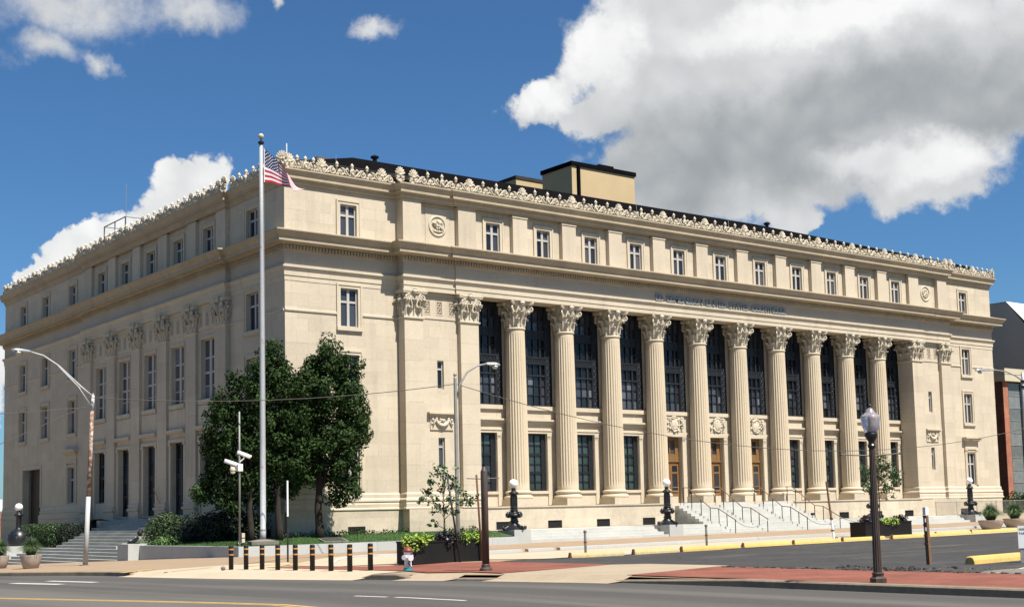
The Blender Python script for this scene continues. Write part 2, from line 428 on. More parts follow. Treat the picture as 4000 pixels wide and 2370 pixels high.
def brickmat(name, c1, c2, mortar, sx, rot=0.0, axes='xy'):
    m = bpy.data.materials.new(name)
    m.use_nodes = True
    N, L = m.node_tree.nodes, m.node_tree.links
    b = N['Principled BSDF']
    b.inputs['Roughness'].default_value = 0.9
    b.inputs['Specular IOR Level'].default_value = 0.3
    geo = N.new('ShaderNodeNewGeometry')
    mp = N.new('ShaderNodeMapping')
    mp.inputs['Rotation'].default_value = (0, 0, rot)
    if axes == 'xz':
        sp = N.new('ShaderNodeSeparateXYZ')
        cb = N.new('ShaderNodeCombineXYZ')
        ad = N.new('ShaderNodeMath')
        L.new(geo.outputs[0], sp.inputs[0])
        L.new(sp.outputs[0], ad.inputs[0])
        L.new(sp.outputs[1], ad.inputs[1])
        L.new(ad.outputs[0], cb.inputs[0])
        L.new(sp.outputs[2], cb.inputs[1])
        L.new(cb.outputs[0], mp.inputs[0])
    else:
        L.new(geo.outputs[0], mp.inputs[0])
    br = N.new('ShaderNodeTexBrick')
    br.inputs['Color1'].default_value = (*c1, 1)
    br.inputs['Color2'].default_value = (*c2, 1)
    br.inputs['Mortar'].default_value = (*mortar, 1)
    br.inputs['Scale'].default_value = 1.0
    br.inputs['Mortar Size'].default_value = 0.008
    br.inputs['Brick Width'].default_value = sx
    br.inputs['Row Height'].default_value = sx * 0.48 if axes == 'xy' else sx * 0.34
    L.new(mp.outputs[0], br.inputs[0])
    n = N.new('ShaderNodeTexNoise')
    n.inputs['Scale'].default_value = 0.8
    n.inputs['Detail'].default_value = 6
    L.new(geo.outputs[0], n.inputs[0])
    mr = N.new('ShaderNodeMapRange')
    for i, v in enumerate((0.3, 0.7, 0.72, 1.25)):
        mr.inputs[i + 1].default_value = v
    L.new(n.outputs[0], mr.inputs[0])
    mx = N.new('ShaderNodeMix')
    mx.data_type = 'RGBA'
    mx.blend_type = 'MULTIPLY'
    mx.inputs[0].default_value = 1.0
    L.new(br.outputs[0], mx.inputs[6])
    L.new(rngc(N, L, mr.outputs[0]), mx.inputs[7])
    n2 = N.new('ShaderNodeTexNoise')
    n2.inputs['Scale'].default_value = 1.6
    n2.inputs['Detail'].default_value = 5
    L.new(geo.outputs[0], n2.inputs[0])
    m2 = N.new('ShaderNodeMapRange')
    for i, v in enumerate((0.58, 0.72, 0.0, 0.6)):
        m2.inputs[i + 1].default_value = v
    L.new(n2.outputs[0], m2.inputs[0])
    mx2 = N.new('ShaderNodeMix')
    mx2.data_type = 'RGBA'
    L.new(m2.outputs[0], mx2.inputs[0])
    L.new(mx.outputs[2], mx2.inputs[6])
    mx2.inputs[7].default_value = (c2[0] * .55, c2[1] * .6, c2[2] * .7, 1)
    L.new(mx2.outputs[2], b.inputs['Base Color'])
    return m


M['brickwalk'] = brickmat('red_brick_paving', (0.215, 0.070, 0.044), (0.180, 0.056, 0.036), (0.15, 0.072, 0.05), 0.22)
M['brickred'] = brickmat('red_brick_wall', (0.36, 0.115, 0.055), (0.29, 0.085, 0.045), (0.30, 0.22, 0.16), 0.22, axes='xz')
M['brickdark'] = brickmat('dark_brown_brick_wall', (0.125, 0.045, 0.030), (0.105, 0.038, 0.026), (0.12, 0.08, 0.06), 0.22, axes='xz')


# ------------------------------------------------------------------ mesh helpers
class MB:
    def __init__(s):
        s.v, s.f, s.m, s.mats = [], [], [], []

    def mi(s, m):
        if m is None:
            return 0
        if m not in s.mats:
            s.mats.append(m)
        return s.mats.index(m)

    def add(s, vs, fs, m=None):
        o = len(s.v)
        s.v += [tuple(p) for p in vs]
        k = s.mi(m)
        for f in fs:
            s.f.append([i + o for i in f])
            s.m.append(k)

    def box(s, x0, x1, y0, y1, z0, z1, m=None):
        vs = [(x0, y0, z0), (x1, y0, z0), (x1, y1, z0), (x0, y1, z0), (x0, y0, z1), (x1, y0, z1), (x1, y1, z1), (x0, y1, z1)]
        s.add(vs, [(0, 3, 2, 1), (4, 5, 6, 7), (0, 1, 5, 4), (1, 2, 6, 5), (2, 3, 7, 6), (3, 0, 4, 7)], m)

    def hexa(s, bot, top, m=None):
        s.add(list(bot) + list(top), [(0, 3, 2, 1), (4, 5, 6, 7), (0, 1, 5, 4), (1, 2, 6, 5), (2, 3, 7, 6), (3, 0, 4, 7)], m)

    def bar(s, p0, p1, w, h=None, m=None):
        p0, p1 = Vector(p0), Vector(p1)
        h = h or w
        d = (p1 - p0).normalized()
        a = Vector((0, 0, 1)) if abs(d.z) < 0.95 else Vector((0, 1, 0))
        x = d.cross(a).normalized() * w / 2
        y = d.cross(x.normalized()).normalized() * h / 2
        s.hexa([p0 - x - y, p0 + x - y, p0 + x + y, p0 - x + y], [p1 - x - y, p1 + x - y, p1 + x + y, p1 - x + y], m)

    def tube(s, pts, r, n=8, m=None, cap=True, flat=1.0):
        pts = [Vector(p) for p in pts]
        rs = r if isinstance(r, (list, tuple)) else [r] * len(pts)
        o = len(s.v)
        prev = None
        k = s.mi(m)
        for i, p in enumerate(pts):
            t = (pts[min(i + 1, len(pts) - 1)] - pts[max(i - 1, 0)]).normalized()
            if prev is None:
                a = Vector((0, 0, 1)) if abs(t.z) < 0.9 else Vector((0, 1, 0))
                u = t.cross(a).normalized()
            else:
                u = (prev - t * prev.dot(t)).normalized()
            prev = u
            w = t.cross(u)
            for j in range(n):
                a = 2 * pi * j / n
                s.v.append(tuple(p + (u * math.cos(a) + w * math.sin(a) * flat) * rs[i]))
        for i in range(len(pts) - 1):
            for j in range(n):
                s.f.append([o + i * n + j, o + i * n + (j + 1) % n, o + (i + 1) * n + (j + 1) % n, o + (i + 1) * n + j])
                s.m.append(k)
        if cap:
            s.f.append([o + j for j in range(n)][::-1])
            s.f.append([o + (len(pts) - 1) * n + j for j in range(n)])
            s.m += [k, k]

    def lathe(s, prof, c=(0, 0, 0), n=16, m=None, cap=True, a0=0.0):
        o = len(s.v)
        k = s.mi(m)
        for r, z in prof:
            for j in range(n):
                a = a0 + 2 * pi * j / n
                s.v.append((c[0] + r * math.cos(a), c[1] + r * math.sin(a), c[2] + z))
        for i in range(len(prof) - 1):
            for j in range(n):
                s.f.append([o + i * n + j, o + i * n + (j + 1) % n, o + (i + 1) * n + (j + 1) % n, o + (i + 1) * n + j])
                s.m.append(k)
        if cap:
            s.f.append([o + j for j in range(n)][::-1])
            s.f.append([o + (len(prof) - 1) * n + j for j in range(n)])
            s.m += [k, k]

    def ball(s, c, r, n=10, m=None, sc=(1, 1, 1)):
        rings = max(4, n // 2)
        prof = [(max(1e-4, math.sin(pi * i / rings)), -math.cos(pi * i / rings)) for i in range(rings + 1)]
        o = len(s.v)
        s.lathe(prof, (0, 0, 0), n, m, cap=False)
        for i in range(o, len(s.v)):
            v = s.v[i]
            s.v[i] = (c[0] + v[0] * r * sc[0], c[1] + v[1] * r * sc[1], c[2] + v[2] * r * sc[2])

    def sweep(s, path, prof, closed=False, m=None):
        """profile of (outward offset, z) swept along a plan polyline with mitred corners; outward is right of travel"""
        n = len(path)
        P = [Vector((p[0], p[1])) for p in path]
        o = len(s.v)
        k = s.mi(m)
        for i in range(n):
            if closed:
                a, b, c = P[i - 1], P[i], P[(i + 1) % n]
            else:
                a, b, c = P[max(i - 1, 0)], P[i], P[min(i + 1, n - 1)]
            d1 = (b - a) if (b - a).length > 1e-9 else (c - b)
            d2 = (c - b) if (c - b).length > 1e-9 else (b - a)
            d1.normalize()
            d2.normalize()
            n1, n2 = Vector((d1.y, -d1.x)), Vector((d2.y, -d2.x))
            mm = n1 + n2
            mm = mm / max(0.2, mm.dot(n1))
            for off, z in prof:
                q = b + mm * off
                s.v.append((q.x, q.y, z))
        q = len(prof)
        for i in range(n if closed else n - 1):
            j = (i + 1) % n
            for t in range(q - 1):
                s.f.append([o + i * q + t, o + j * q + t, o + j * q + t + 1, o + i * q + t + 1])
                s.m.append(k)
        if not closed:
            s.f.append([o + t for t in range(q)][::-1])
            s.f.append([o + (n - 1) * q + t for t in range(q)])
            s.m += [k, k]

    def mesh(s, name, mats, smooth=False):
        me = bpy.data.meshes.new(name)
        me.from_pydata(s.v, [], s.f)
        ml = s.mats if s.mats else (mats if isinstance(mats, (list, tuple)) else [mats])
        for m in ml:
            me.materials.append(m)
        if len(ml) > 1:
            me.polygons.foreach_set('material_index', s.m)
        if smooth:
            me.polygons.foreach_set('use_smooth', [True] * len(me.polygons))
        me.update()
        return me

    def build(s, name, mats, parent=None, smooth=False, loc=None, rz=0.0, **tags):
        return put(name, s.mesh(name, mats, smooth), parent, loc or (0, 0, 0), rz, **tags)


def put(name, me, parent=None, loc=(0, 0, 0), rz=0.0, scale=None, **tags):
    o = bpy.data.objects.new(name, me)
    C.objects.link(o)
    o.parent = parent
    o.location = loc
    o.rotation_euler = (0, 0, rz)
    if scale:
        o.scale = scale
    for k, v in tags.items():
        o[k] = v
    return o


def thing(name, label, cat, loc=(0, 0, 0), rz=0.0, group=None):
    o = put(name, None, None, loc, rz)
    o['label'] = label
    o['category'] = cat
    if group:
        o['group'] = group
    return o


def kids(o, _c={}):
    return [c for c in bpy.data.objects if c.parent == o]


def copy_thing(root, loc, label, rz=None, group=None):
    r = root.copy()
    C.objects.link(r)
    r.location = loc
    if rz is not None:
        r.rotation_euler = (0, 0, rz)
    r['label'] = label
    if group:
        r['group'] = group
    for ch in kids(root):
        c = ch.copy()
        C.objects.link(c)
        c.parent = r
        for g in kids(ch):
            d = g.copy()
            C.objects.link(d)
            d.parent = c
    return r


def npmesh(name, V, F, m):
    """fast mesh of equal-sized polygons from numpy arrays"""
    me = bpy.data.meshes.new(name)
    nv, nf, k = len(V), len(F), F.shape[1]
    me.vertices.add(nv)
    me.vertices.foreach_set('co', np.asarray(V, np.float32).ravel())
    me.loops.add(nf * k)
    me.loops.foreach_set('vertex_index', np.asarray(F, np.int32).ravel())
    me.polygons.add(nf)
    me.polygons.foreach_set('loop_start', np.arange(0, nf * k, k, dtype=np.int32))
    me.polygons.foreach_set('loop_total', np.full(nf, k, np.int32))
    me.materials.append(m)
    me.update()
    me.validate()
    return me


# ------------------------------------------------------------------ terrain
def kx(y):
    return float(np.interp(y, [-70, -40, -32, -27, -23.5, -20, -9, -3.5, 5, 60, 160], [-10.6, -10.5, -10.9, -11.7, -12.2, -12.6, -13.1, -14.8, -16.5, -22, -30]))


def ktop(y):
    return .15 - .013 * min(140.0, max(0.0, y + 36))


def roadz(y):
    return ktop(y) - .14


def wallH(y):
    return float(np.interp(y, [-60, -40, -9, -6, 0, 25, 80, 160], [.12, .12, .09, .04, -.10, -.80, -1.4, -2.3]))


def walkL(x, y):
    t = (x + 5.6) / (kx(y) + 5.6)
    t = min(max(t, 0), 1)
    return wallH(y) + (ktop(y) - wallH(y)) * t


def frontz(x, y):
    return (.05 + .0047 * x + .020 * min(0, y + 5.2)) if y > -11.0 else -.16 + .0047 * x


def Z(x, y):
    if x <= -5.6:
        return walkL(x, y)
    t = min(1, (x + 5.6) / 9.6)
    t = t * t * (3 - 2 * t)
    return (1 - t) * walkL(-5.6, y) + t * frontz(x, y)


def drape(name, poly, zf, off, m, kind='structure', parent=None, step=2.0, rangey=None, thick=0.0):
    bm = bmesh.new()
    bm.faces.new([bm.verts.new((p[0], p[1], 0)) for p in poly])
    xs = [p[0] for p in poly]
    ys = [p[1] for p in poly]
    for ax, lo, hi in ((0, min(xs), max(xs)), (1, min(ys), max(ys))):
        t = math.floor(lo / step) * step + step
        while t < hi:
            co = (t, 0, 0) if ax == 0 else (0, t, 0)
            no = (1, 0, 0) if ax == 0 else (0, 1, 0)
            bmesh.ops.bisect_plane(bm, geom=bm.verts[:] + bm.edges[:] + bm.faces[:], plane_co=co, plane_no=no)
            t += step
    bmesh.ops.recalc_face_normals(bm, faces=bm.faces)
    for f in bm.faces:
        if f.normal.z < 0:
            f.normal_flip()
    if thick:
        r = bmesh.ops.extrude_face_region(bm, geom=bm.faces[:])
        top = [g for g in r['geom'] if isinstance(g, bmesh.types.BMVert)]
        tops = set(top)
        for v in bm.verts:
            v.co.z = zf(v.co.x, v.co.y) + off + (thick if v in tops else 0.0)
        bmesh.ops.recalc_face_normals(bm, faces=bm.faces)
    else:
        for v in bm.verts:
            v.co.z = zf(v.co.x, v.co.y) + off
    me = bpy.data.meshes.new(name)
    bm.to_mesh(me)
    bm.free()
    me.materials.append(m)
    o = put(name, me, parent)
    if kind:
        o['kind'] = kind
    return o


ygrid = [-120, -70, -60, -50, -44, -40, -36, -34, -32, -30, -28, -27, -26, -25, -24, -23, -22, -21, -20, -18, -16, -14, -12, -10, -8, -6, -4, -2, 0, 3, 6, 10, 15, 20, 30, 40, 60, 90, 130, 160]
# far ground sheet
gm = MB()
gx = [-900, -300, -120, -60, -30, -12, -4, 10, 60, 120, 300, 900]
gy = [-900, -300, -120] + ygrid[1:] + [300, 900]
for y in gy:
    for x in gx:
        gm.v.append((x, y, (roadz(y) if x < -9 else min(roadz(y), Z(min(x, 60), max(-120, min(160, y))))) - 0.35))
for i in range(len(gy) - 1):
    for j in range(len(gx) - 1):
        a = i * len(gx) + j
        gm.f.append([a, a + 1, a + 1 + len(gx), a + len(gx)])
        gm.m.append(0)
gm.build('ground', M['ground'], kind='structure')
# road, sloping gently down to the left
rm = MB()
for y in ygrid:
    for x in (-120, -60, -40, -28, -19.5, kx(y) + 0.1):
        rm.v.append((x, y, roadz(y)))
for i in range(len(ygrid) - 1):
    for j in range(5):
        a = i * 6 + j
        rm.f.append([a, a + 1, a + 7, a + 6])
        rm.m.append(0)
rm.build('road', M['road'], kind='structure')


def ribbon(name, pts, w, m, off, kind='structure', zf=None):
    mb = MB()
    for i, p in enumerate(pts):
        a, b = Vector(pts[max(0, i - 1)]), Vector(pts[min(len(pts) - 1, i + 1)])
        d = (b - a).normalized()
        nn = Vector((d.y, -d.x)) * w / 2
        for s in (-1, 1):
            q = Vector(p) + nn * s
            mb.v.append((q.x, q.y, (zf or (lambda x, y: roadz(y)))(q.x, q.y) + off))
    for i in range(len(pts) - 1):
        mb.f.append([2 * i, 2 * i + 1, 2 * i + 3, 2 * i + 2])
        mb.m.append(0)
    return mb.build(name, m, kind=kind)


ribbon('yellow_centre_line', [(-19.2, -60), (-19.3, -44), (-19.33, -36), (-19.75, -33.4), (-20.4, -30.3), (-21.2, -26.6), (-22.6, -20), (-24, -12), (-27, 5), (-33, 60)], 0.13, M['line'], 0.004)
ribbon('yellow_centre_line', [(-19.42, -60), (-19.52, -44), (-19.55, -36), (-19.97, -33.4), (-20.62, -30.3), (-21.42, -26.6), (-22.82, -20), (-24.2, -12), (-27.2, 5), (-33.2, 60)], 0.09, M['line'], 0.004)
ribbon('white_lane_line', [(-16.89, -34.7), (-16.7, -36.5), (-16.54, -38.3)], 0.12, M['whiteline'], 0.004)
ribbon('white_lane_line', [(-17.6, -13.6), (-17.2, -17.2)], 0.35, M['whiteline'], 0.004)
ribbon('white_lane_line', [(-16.2, -13.0), (-16.0, -17.0)], 0.30, M['whiteline'], 0.004)

# pavements -------------------------------------------------------------
kl = [(kx(y) + 0.28, y) for y in ygrid if -64 <= y <= 130]
side = drape('pavement', kl + [(-4.9, 130), (-4.9, -5.4), (12, -4.9), (62, -4.9), (66, -11.0), (66, -18.2), (2, -18.2), (-5.5, -24.6), (-5.5, -64)], Z, -0.012, M['walk'])
drape('front_walk', [(-5.6, -5.5), (-4.9, -5.4), (10, -5.4), (10.4, -4.9), (54, -4.9), (54, -1.0), (90, -1.0), (90, -11.1), (-4.0, -11.1), (-7.4, -11.6)], Z, 0.0, M['walk'])
lw = [(kx(y) + 0.30, y) for y in ygrid if -12 <= y <= 130]
drape('street_walk', [(-9.5, -13.0)] + lw + [(-5.1, 130), (-5.1, -5.4), (-5.7, -10.8), (-7.2, -12.4)], Z, 0.002, M['walk'])
# pale concrete strip between the low kerb and the wheel stops, and the ramp by the bollards
drape('concrete_strip', [(-9.0, -16.9), (-3.5, -11.55), (90, -11.55), (90, -18.3), (2.2, -18.9), (-1.5, -21.4), (-6.1, -21.9), (-8.9, -20.4)], Z, 0.006, M['concrete'])
drape('ramp_apron', [(kx(-12.4) + .34, -12.4), (-11.6, -12.2), (-9.1, -13.0), (-7.7, -14.6), (-8.6, -16.4), (-9.9, -17.6), (-10.1, -20), (-10.15, -24.3), (-10.2, -26.5), (kx(-26.6) + .34, -26.6)] + [(kx(y) + .34, y) for y in (-26, -25, -24, -23.5, -23, -22, -21, -20, -18, -16, -14)], Z, 0.004, M['concrete'])
ribbon('yellow_ramp_edge', [(-13.3, -12.3), (-12.5, -11.7), (-11.6, -11.2)], 0.30, M['yellow'], 0.012, zf=Z)
ribbon('yellow_ramp_edge', [(-12.6, -14.6), (-11.6, -14.1), (-10.5, -13.9)], 0.22, M['concrete'], 0.012, zf=Z)
ribbon('yellow_ramp_edge', [(-9.6, -15.1), (-8.6, -15.5), (-8.3, -16.8)], 0.7, M['yellow'], 0.012, zf=Z)
drape('brick_walk', [(-10.11, -26.4), (-10.6, -28.2), (-9.9, -29.3), (-10.2, -31.2), (-5.6, -30.4), (-5.5, -27.6), (-5.5, -24.6), (-6.6, -23.3), (-7.9, -23.2), (-8.8, -22.0), (-9.1, -20.3), (-9.4, -18.7), (-10.07, -17.2), (-10.13, -20.0), (-10.15, -22.1)], Z, 0.014, M['brickwalk'])
drape('brick_walk', [(-10.15, -36.0), (-5.1, -34.3), (-5.55, -37), (-5.6, -44), (-5.6, -64), (-10.2, -64), (-10.1, -44)], Z, 0.014, M['brickwalk'])
drape('brick_strip', [(22, -16.2), (58, -15.0), (58, -16.6), (32, -17.6), (22, -17.7)], Z, 0.012, M['brickwalk'])
drape('driveway', [(kx(-31.9) + .34, -31.9), (-10.45, -31.4), (-5.6, -30.4), (-4.6, -31.0), (-4.6, -34.2), (-5.1, -34.3), (-10.15, -36.0), (kx(-36.3) + .34, -36.3)], Z, 0.010, M['drive'])
# parking lot
drape('parking_lot', [(-5.55, -24.6), (-1.5, -21.6), (2.0, -19.3), (40, -18.25), (64, -17.6), (90, -17.6), (90, -90), (-5.6, -90), (-5.55, -34.4), (-4.65, -34.2), (-4.65, -31.0), (-5.55, -30.4)], Z, -0.008, M['lot'], step=3.0)
drape('lot_concrete_patch', [(-5.55, -42.4), (0.8, -39.8), (8, -37.6), (10, -48), (-5.5, -52)], Z, 0.004, M['patch'])
ribbon('bay_line', [(-5.0, -42.6), (0.5, -39.9), (4, -38.4)], 0.10, M['whiteline'], 0.009, zf=Z)
# kerbs: top a little proud of the walk, face to the road
for y0, y1 in ((-64, -36.2), (-32.0, -30.2), (-28.6, -26.5), (-12.4, 128)):
    mb = MB()
    ys = [y0] + [y for y in ygrid if y0 < y < y1] + [y1]
    for i, y in enumerate(ys):
        x = kx(y)
        dip = 0.10 if i in (0, len(ys) - 1) and -40 < y < -10 else 0.0
        t = ktop(y) + 0.018 - dip
        for p in ((x - 0.02, roadz(y) - 0.2), (x, t - 0.03), (x + 0.03, t), (x + 0.30, t), (x + 0.30, roadz(y) - 0.3)):
            mb.v.append((p[0], y, p[1]))
    for i in range(len(ys) - 1):
        for j in range(4):
            a = i * 5 + j
            mb.f.append([a, a + 5, a + 6, a + 1])
            mb.m.append(0)
    for a in (0, (len(ys) - 1) * 5):
        mb.f.append([a, a + 1, a + 2, a + 3, a + 4])
        mb.m.append(0)
    mb.build('kerb', M['kerb'], kind='structure')
# dropped kerbs and ramp lips where there is no kerb
for y0, y1, mk in ((-36.4, -31.8, 'drive'), (-30.4, -28.4, 'drive'), (-26.7, -12.2, 'concrete')):
    mb = MB()
    ys = [y0] + [y for y in ygrid if y0 < y < y1] + [y1]
    for y in ys:
        x = kx(y)
        for p in ((x - .45, roadz(y) + .004), (x - .02, roadz(y) + .035), (x + .35, Z(x + .35, y) + .016)):
            mb.v.append((p[0], y, p[1]))
    for i in range(len(ys) - 1):
        for j in range(2):
            a = i * 3 + j
            mb.f.append([a, a + 1, a + 4, a + 3])
            mb.m.append(0)
    mb.build('ramp_lip', M[mk], kind='structure')
# low concrete kerb along the front walk, with two drain gaps
for x0, x1 in ((-8.6, 6.0), (6.35, 7.9), (8.25, 22.0), (22.02, 44), (44.02, 88)):
    mb = MB()
    n = max(2, int((x1 - x0) / 2))
    xs = [x0 + (x1 - x0) * i / n for i in range(n + 1)]
    for x in xs:
        yy = -11.3 - (max(0, -x) ** 1.7) * 0.20
        z = Z(x, -10.9)
        for p in ((yy - 0.16, Z(x, -11.6) - 0.1), (yy - 0.15, z + 0.05), (yy + 0.10, z + 0.06), (yy + 0.12, z - 0.1)):
            mb.v.append((x, p[0], p[1]))
    for i in range(n):
        for j in range(3):
            a = i * 4 + j
            mb.f.append([a, a + 4, a + 5, a + 1])
            mb.m.append(0)
    for a in (0, n * 4):
        mb.f.append([a, a + 1, a + 2, a + 3])
        mb.m.append(0)
    mb.build('walk_kerb', M['wallstone'], kind='structure')


# lawn terrace behind the retaining wall
def lawnz(x, y):
    t = min(1, max(0, max((x + 5.3) / 5.3 if y > 0 else 0, (min(x + 5.3, 99) / 5.3) * ((y + 5.6) / 5.6) if y <= 0 else 0)))
    return 0.47 + 0.30 * t


drape('lawn', [(-5.1, 7.0), (-5.1, -5.4), (10.2, -5.4), (10.2, -0.88), (6.7, -0.88), (6.7, -0.14), (-0.14, -0.14), (-0.14, 11.35), (-3.9, 11.35), (-3.9, 7.0)], lawnz, 0.0, M['lawn'], step=1.0)
drape('lawn', [(-4.6, 27.3), (-4.6, 60), (-0.1, 60), (-0.1, 22.4), (-2.4, 22.4), (-2.4, 27.3)], lambda x, y: wallH(y) + 0.75, 0.0, M['lawn'], step=2.0)


def blades(name, n, region, zf, m, h=(0.05, 0.12), lean=0.05, w=0.012):
    V = np.zeros((n * 3, 3), np.float32)
    i = 0
    x0, x1, y0, y1 = region
    while i < n:
        x, y = nrs.uniform(x0, x1), nrs.uniform(y0, y1)
        a = nrs.uniform(0, 2 * pi)
        hh = nrs.uniform(*h)
        z = zf(x, y)
        V[3 * i] = (x - w * math.cos(a), y - w * math.sin(a), z)
        V[3 * i + 1] = (x + w * math.cos(a), y + w * math.sin(a), z)
        V[3 * i + 2] = (x + nrs.normal(0, lean), y + nrs.normal(0, lean), z + hh)
        i += 1
    return put(name, npmesh(name, V, np.arange(n * 3).reshape(-1, 3), m))


b_ = blades('lawn_grass', 16000, (-5.0, 9.9, -5.3, -1.2), lawnz, M['lawnblade'], (0.03, 0.09), 0.03, 0.010)
b_['kind'] = 'stuff'
b_ = blades('lawn_grass', 5000, (-5.0, -2.6, -2, 6.8), lawnz, M['lawnblade'], (0.03, 0.09), 0.03, 0.010)
b_['kind'] = 'stuff'
b_ = blades('lot_weeds', 420, (-5.65, -5.25, -44, -34.8), Z, M['weed'], (0.01, 0.08), 0.07, 0.007)
b_['kind'] = 'stuff'
b_ = blades('lot_weeds', 160, (-4.8, -2.0, -42.5, -37.5), Z, M['weed'], (0.01, 0.08), 0.07, 0.007)
b_['kind'] = 'stuff'

# crumbled asphalt along the lot edge
mb = MB()
rr_ = random.Random(5)
for k in range(170):
    y = rr_.uniform(-43.5, -34.6)
    x = -5.5 + rr_.gauss(0, .10) if k < 130 else rr_.uniform(-5.2, -1.5)
    if k >= 130:
        y = rr_.uniform(-40.5, -36.5)
    s_ = rr_.uniform(.02, .075)
    a_ = rr_.uniform(0, 3)
    z = Z(x, y)
    pts = [(x + s_ * 1.3 * math.cos(a_ + q * pi / 2 + rr_.uniform(-.3, .3)), y + s_ * 1.3 * math.sin(a_ + q * pi / 2)) for q in range(4)]
    mb.hexa([(p[0], p[1], z - .02) for p in pts], [(p[0] * .8 + x * .2, p[1] * .8 + y * .2, z + s_ * rr_.uniform(.3, .8)) for p in pts])
o = mb.build('broken_asphalt', M['lot'])
o['kind'] = 'stuff'
# ------------------------------------------------------------------ the courthouse
XM = 31.72                                   # axis of symmetry of the front


def bay(i):
    t = i - 5.0
    return XM + 3.7 * t + .133 * max(-1.5, min(1.5, t))


COLX = [bay(i + .5) for i in range(10)]
BAYX = [bay(i) for i in range(11)]
LW = [8.85 + 4.07 * i for i in range(5)]      # left front: window bays
LP = [6.95, 10.80, 14.87, 18.94, 23.01, 27.25]  # left front: pilasters
court = thing('courthouse', 'large pale limestone courthouse with a row of fluted columns and carved roof cresting', 'courthouse')

UNIT = {}


def unit_box(m):
    if m.name not in UNIT:
        mb = MB()
        mb.box(-.5, .5, -.5, .5, -.5, .5)
        UNIT[m.name] = mb.mesh('unit_' + m.name, m)
    return UNIT[m.name]


def fbox(mb, F, u0, u1, d0, d1, z0, z1, m=None):
    """box in facade coordinates: u along the facade, d outwards"""
    if F == 'front':
        mb.box(u0, u1, -d1, -d0, z0, z1, m)
    else:
        mb.box(-d1, -d0, u0, u1, z0, z1, m)


def fput(name, me, F, u, d, z, parent, **k):
    if F == 'front':
        return put(name, me, parent, (u, -d, z), 0.0, **k)
    return put(name, me, parent, (-d, u, z), -pi / 2, **k)


def cells(u0, u1, z0, z1, holes):
    us = sorted({u0, u1, *[h[i] for h in holes for i in (0, 1) if u0 < h[i] < u1]})
    out = []
    for a, b in zip(us, us[1:]):
        zc = z0
        for h in sorted([h for h in holes if h[0] < (a + b) / 2 < h[1]], key=lambda h: h[2]):
            if h[2] > zc:
                out.append((a, b, zc, min(h[2], z1)))
            zc = max(zc, h[3])
        if zc < z1:
            out.append((a, b, zc, z1))
    return out


core = MB()
stuffs = {'stone': MB(), 'plinth': MB()}
nblock = [0]


def ashlar(F, u0, u1, z0, z1, d, holes=(), course=0.62, blen=1.24, t=0.42, single=False, mkey='stone', backed=True):
    holes = [h for h in holes]
    if backed:
        gro = [(h[0] - .012, h[1] + .012, h[2] - .012, h[3] + .012) for h in holes]
        for a, b, za, zb in cells(u0 + .012, u1 - .012, z0 + .005, z1 - .005, gro):
            fbox(core, F, a, b, d - t + .02, d - .0065, za, zb)
    n = max(1, round((z1 - z0) / course))
    ch = (z1 - z0) / n
    g = 0.0018
    for k in range(n):
        za, zb = z0 + k * ch, z0 + (k + 1) * ch
        nb = max(1, round((u1 - u0) / blen))
        bl = (u1 - u0) / nb
        cuts = [u0] + [u0 + bl * (i + (0.5 if k % 2 else 0.0)) + rnd.uniform(-.05, .05) for i in range(1 - (k % 2), nb)] + [u1]
        cuts = [c for c in cuts if u0 <= c <= u1]
        for a, b in zip(cuts, cuts[1:]):
            if b - a < .03:
                continue
            for a2, b2, z2, z3 in cells(a, b, za, zb, [h for h in holes if h[0] < b and h[1] > a and h[2] < zb and h[3] > za]):
                dd = d + rnd.uniform(-.0025, .0025)
                if single and nblock[0] < 292 and b2 - a2 > .2 and z3 - z2 > .2:
                    nblock[0] += 1
                    o = fput('stone_block', unit_box(M[mkey]), F, (a2 + b2) / 2, dd - t / 2, (z2 + z3) / 2, court)
                    o.scale = (b2 - a2 - 2 * g, t, z3 - z2 - 2 * g)
                else:
                    fbox(stuffs[mkey], F, a2 + g, b2 - g, dd - t, dd, z2 + g, z3 - g)


# windows ---------------------------------------------------------------
WCACHE = {}


def grid_window(F, u, z0, d, xs, zs, key, fm, gm, depth=.07, name='window', outer=None, glass_d=.03, alt=None, altp=0.0, extra=None):
    """xs, zs: lists of pane intervals relative to the centre / the sill; everything else inside `outer` is frame"""
    w0, w1, h0, h1 = outer
    if key not in WCACHE:
        mb = MB()
        ex = [w0] + [v for p in xs for v in p] + [w1]
        for a, b in zip(ex[0::2], ex[1::2]):
            if b - a > .002:
                mb.box(a, b, -depth, .03, h0, h1)
        ez = [h0] + [v for p in zs for v in p] + [h1]
        for a, b in zip(ez[0::2], ez[1::2]):
            if b - a > .002:
                for p in xs:
                    mb.box(p[0] - .001, p[1] + .001, -depth * .72, .02, a, b)
        if extra:
            extra(mb)
        WCACHE[key] = mb.mesh(name, fm)
    o = fput(name, WCACHE[key], F, u, d, z0, court)
    for p in xs:
        for q in zs:
            m = alt if (alt is not None and rnd.random() < altp) else gm
            if key == 'iron' and q[0] > 1.8:
                m = M['glassdark'] if q[0] < 4.4 else M['glass']
            c = put('pane', unit_box(m), o, ((p[0] + p[1]) / 2, glass_d - .02, (q[0] + q[1]) / 2))
            c.scale = (p[1] - p[0], .012, q[1] - q[0])
    return o


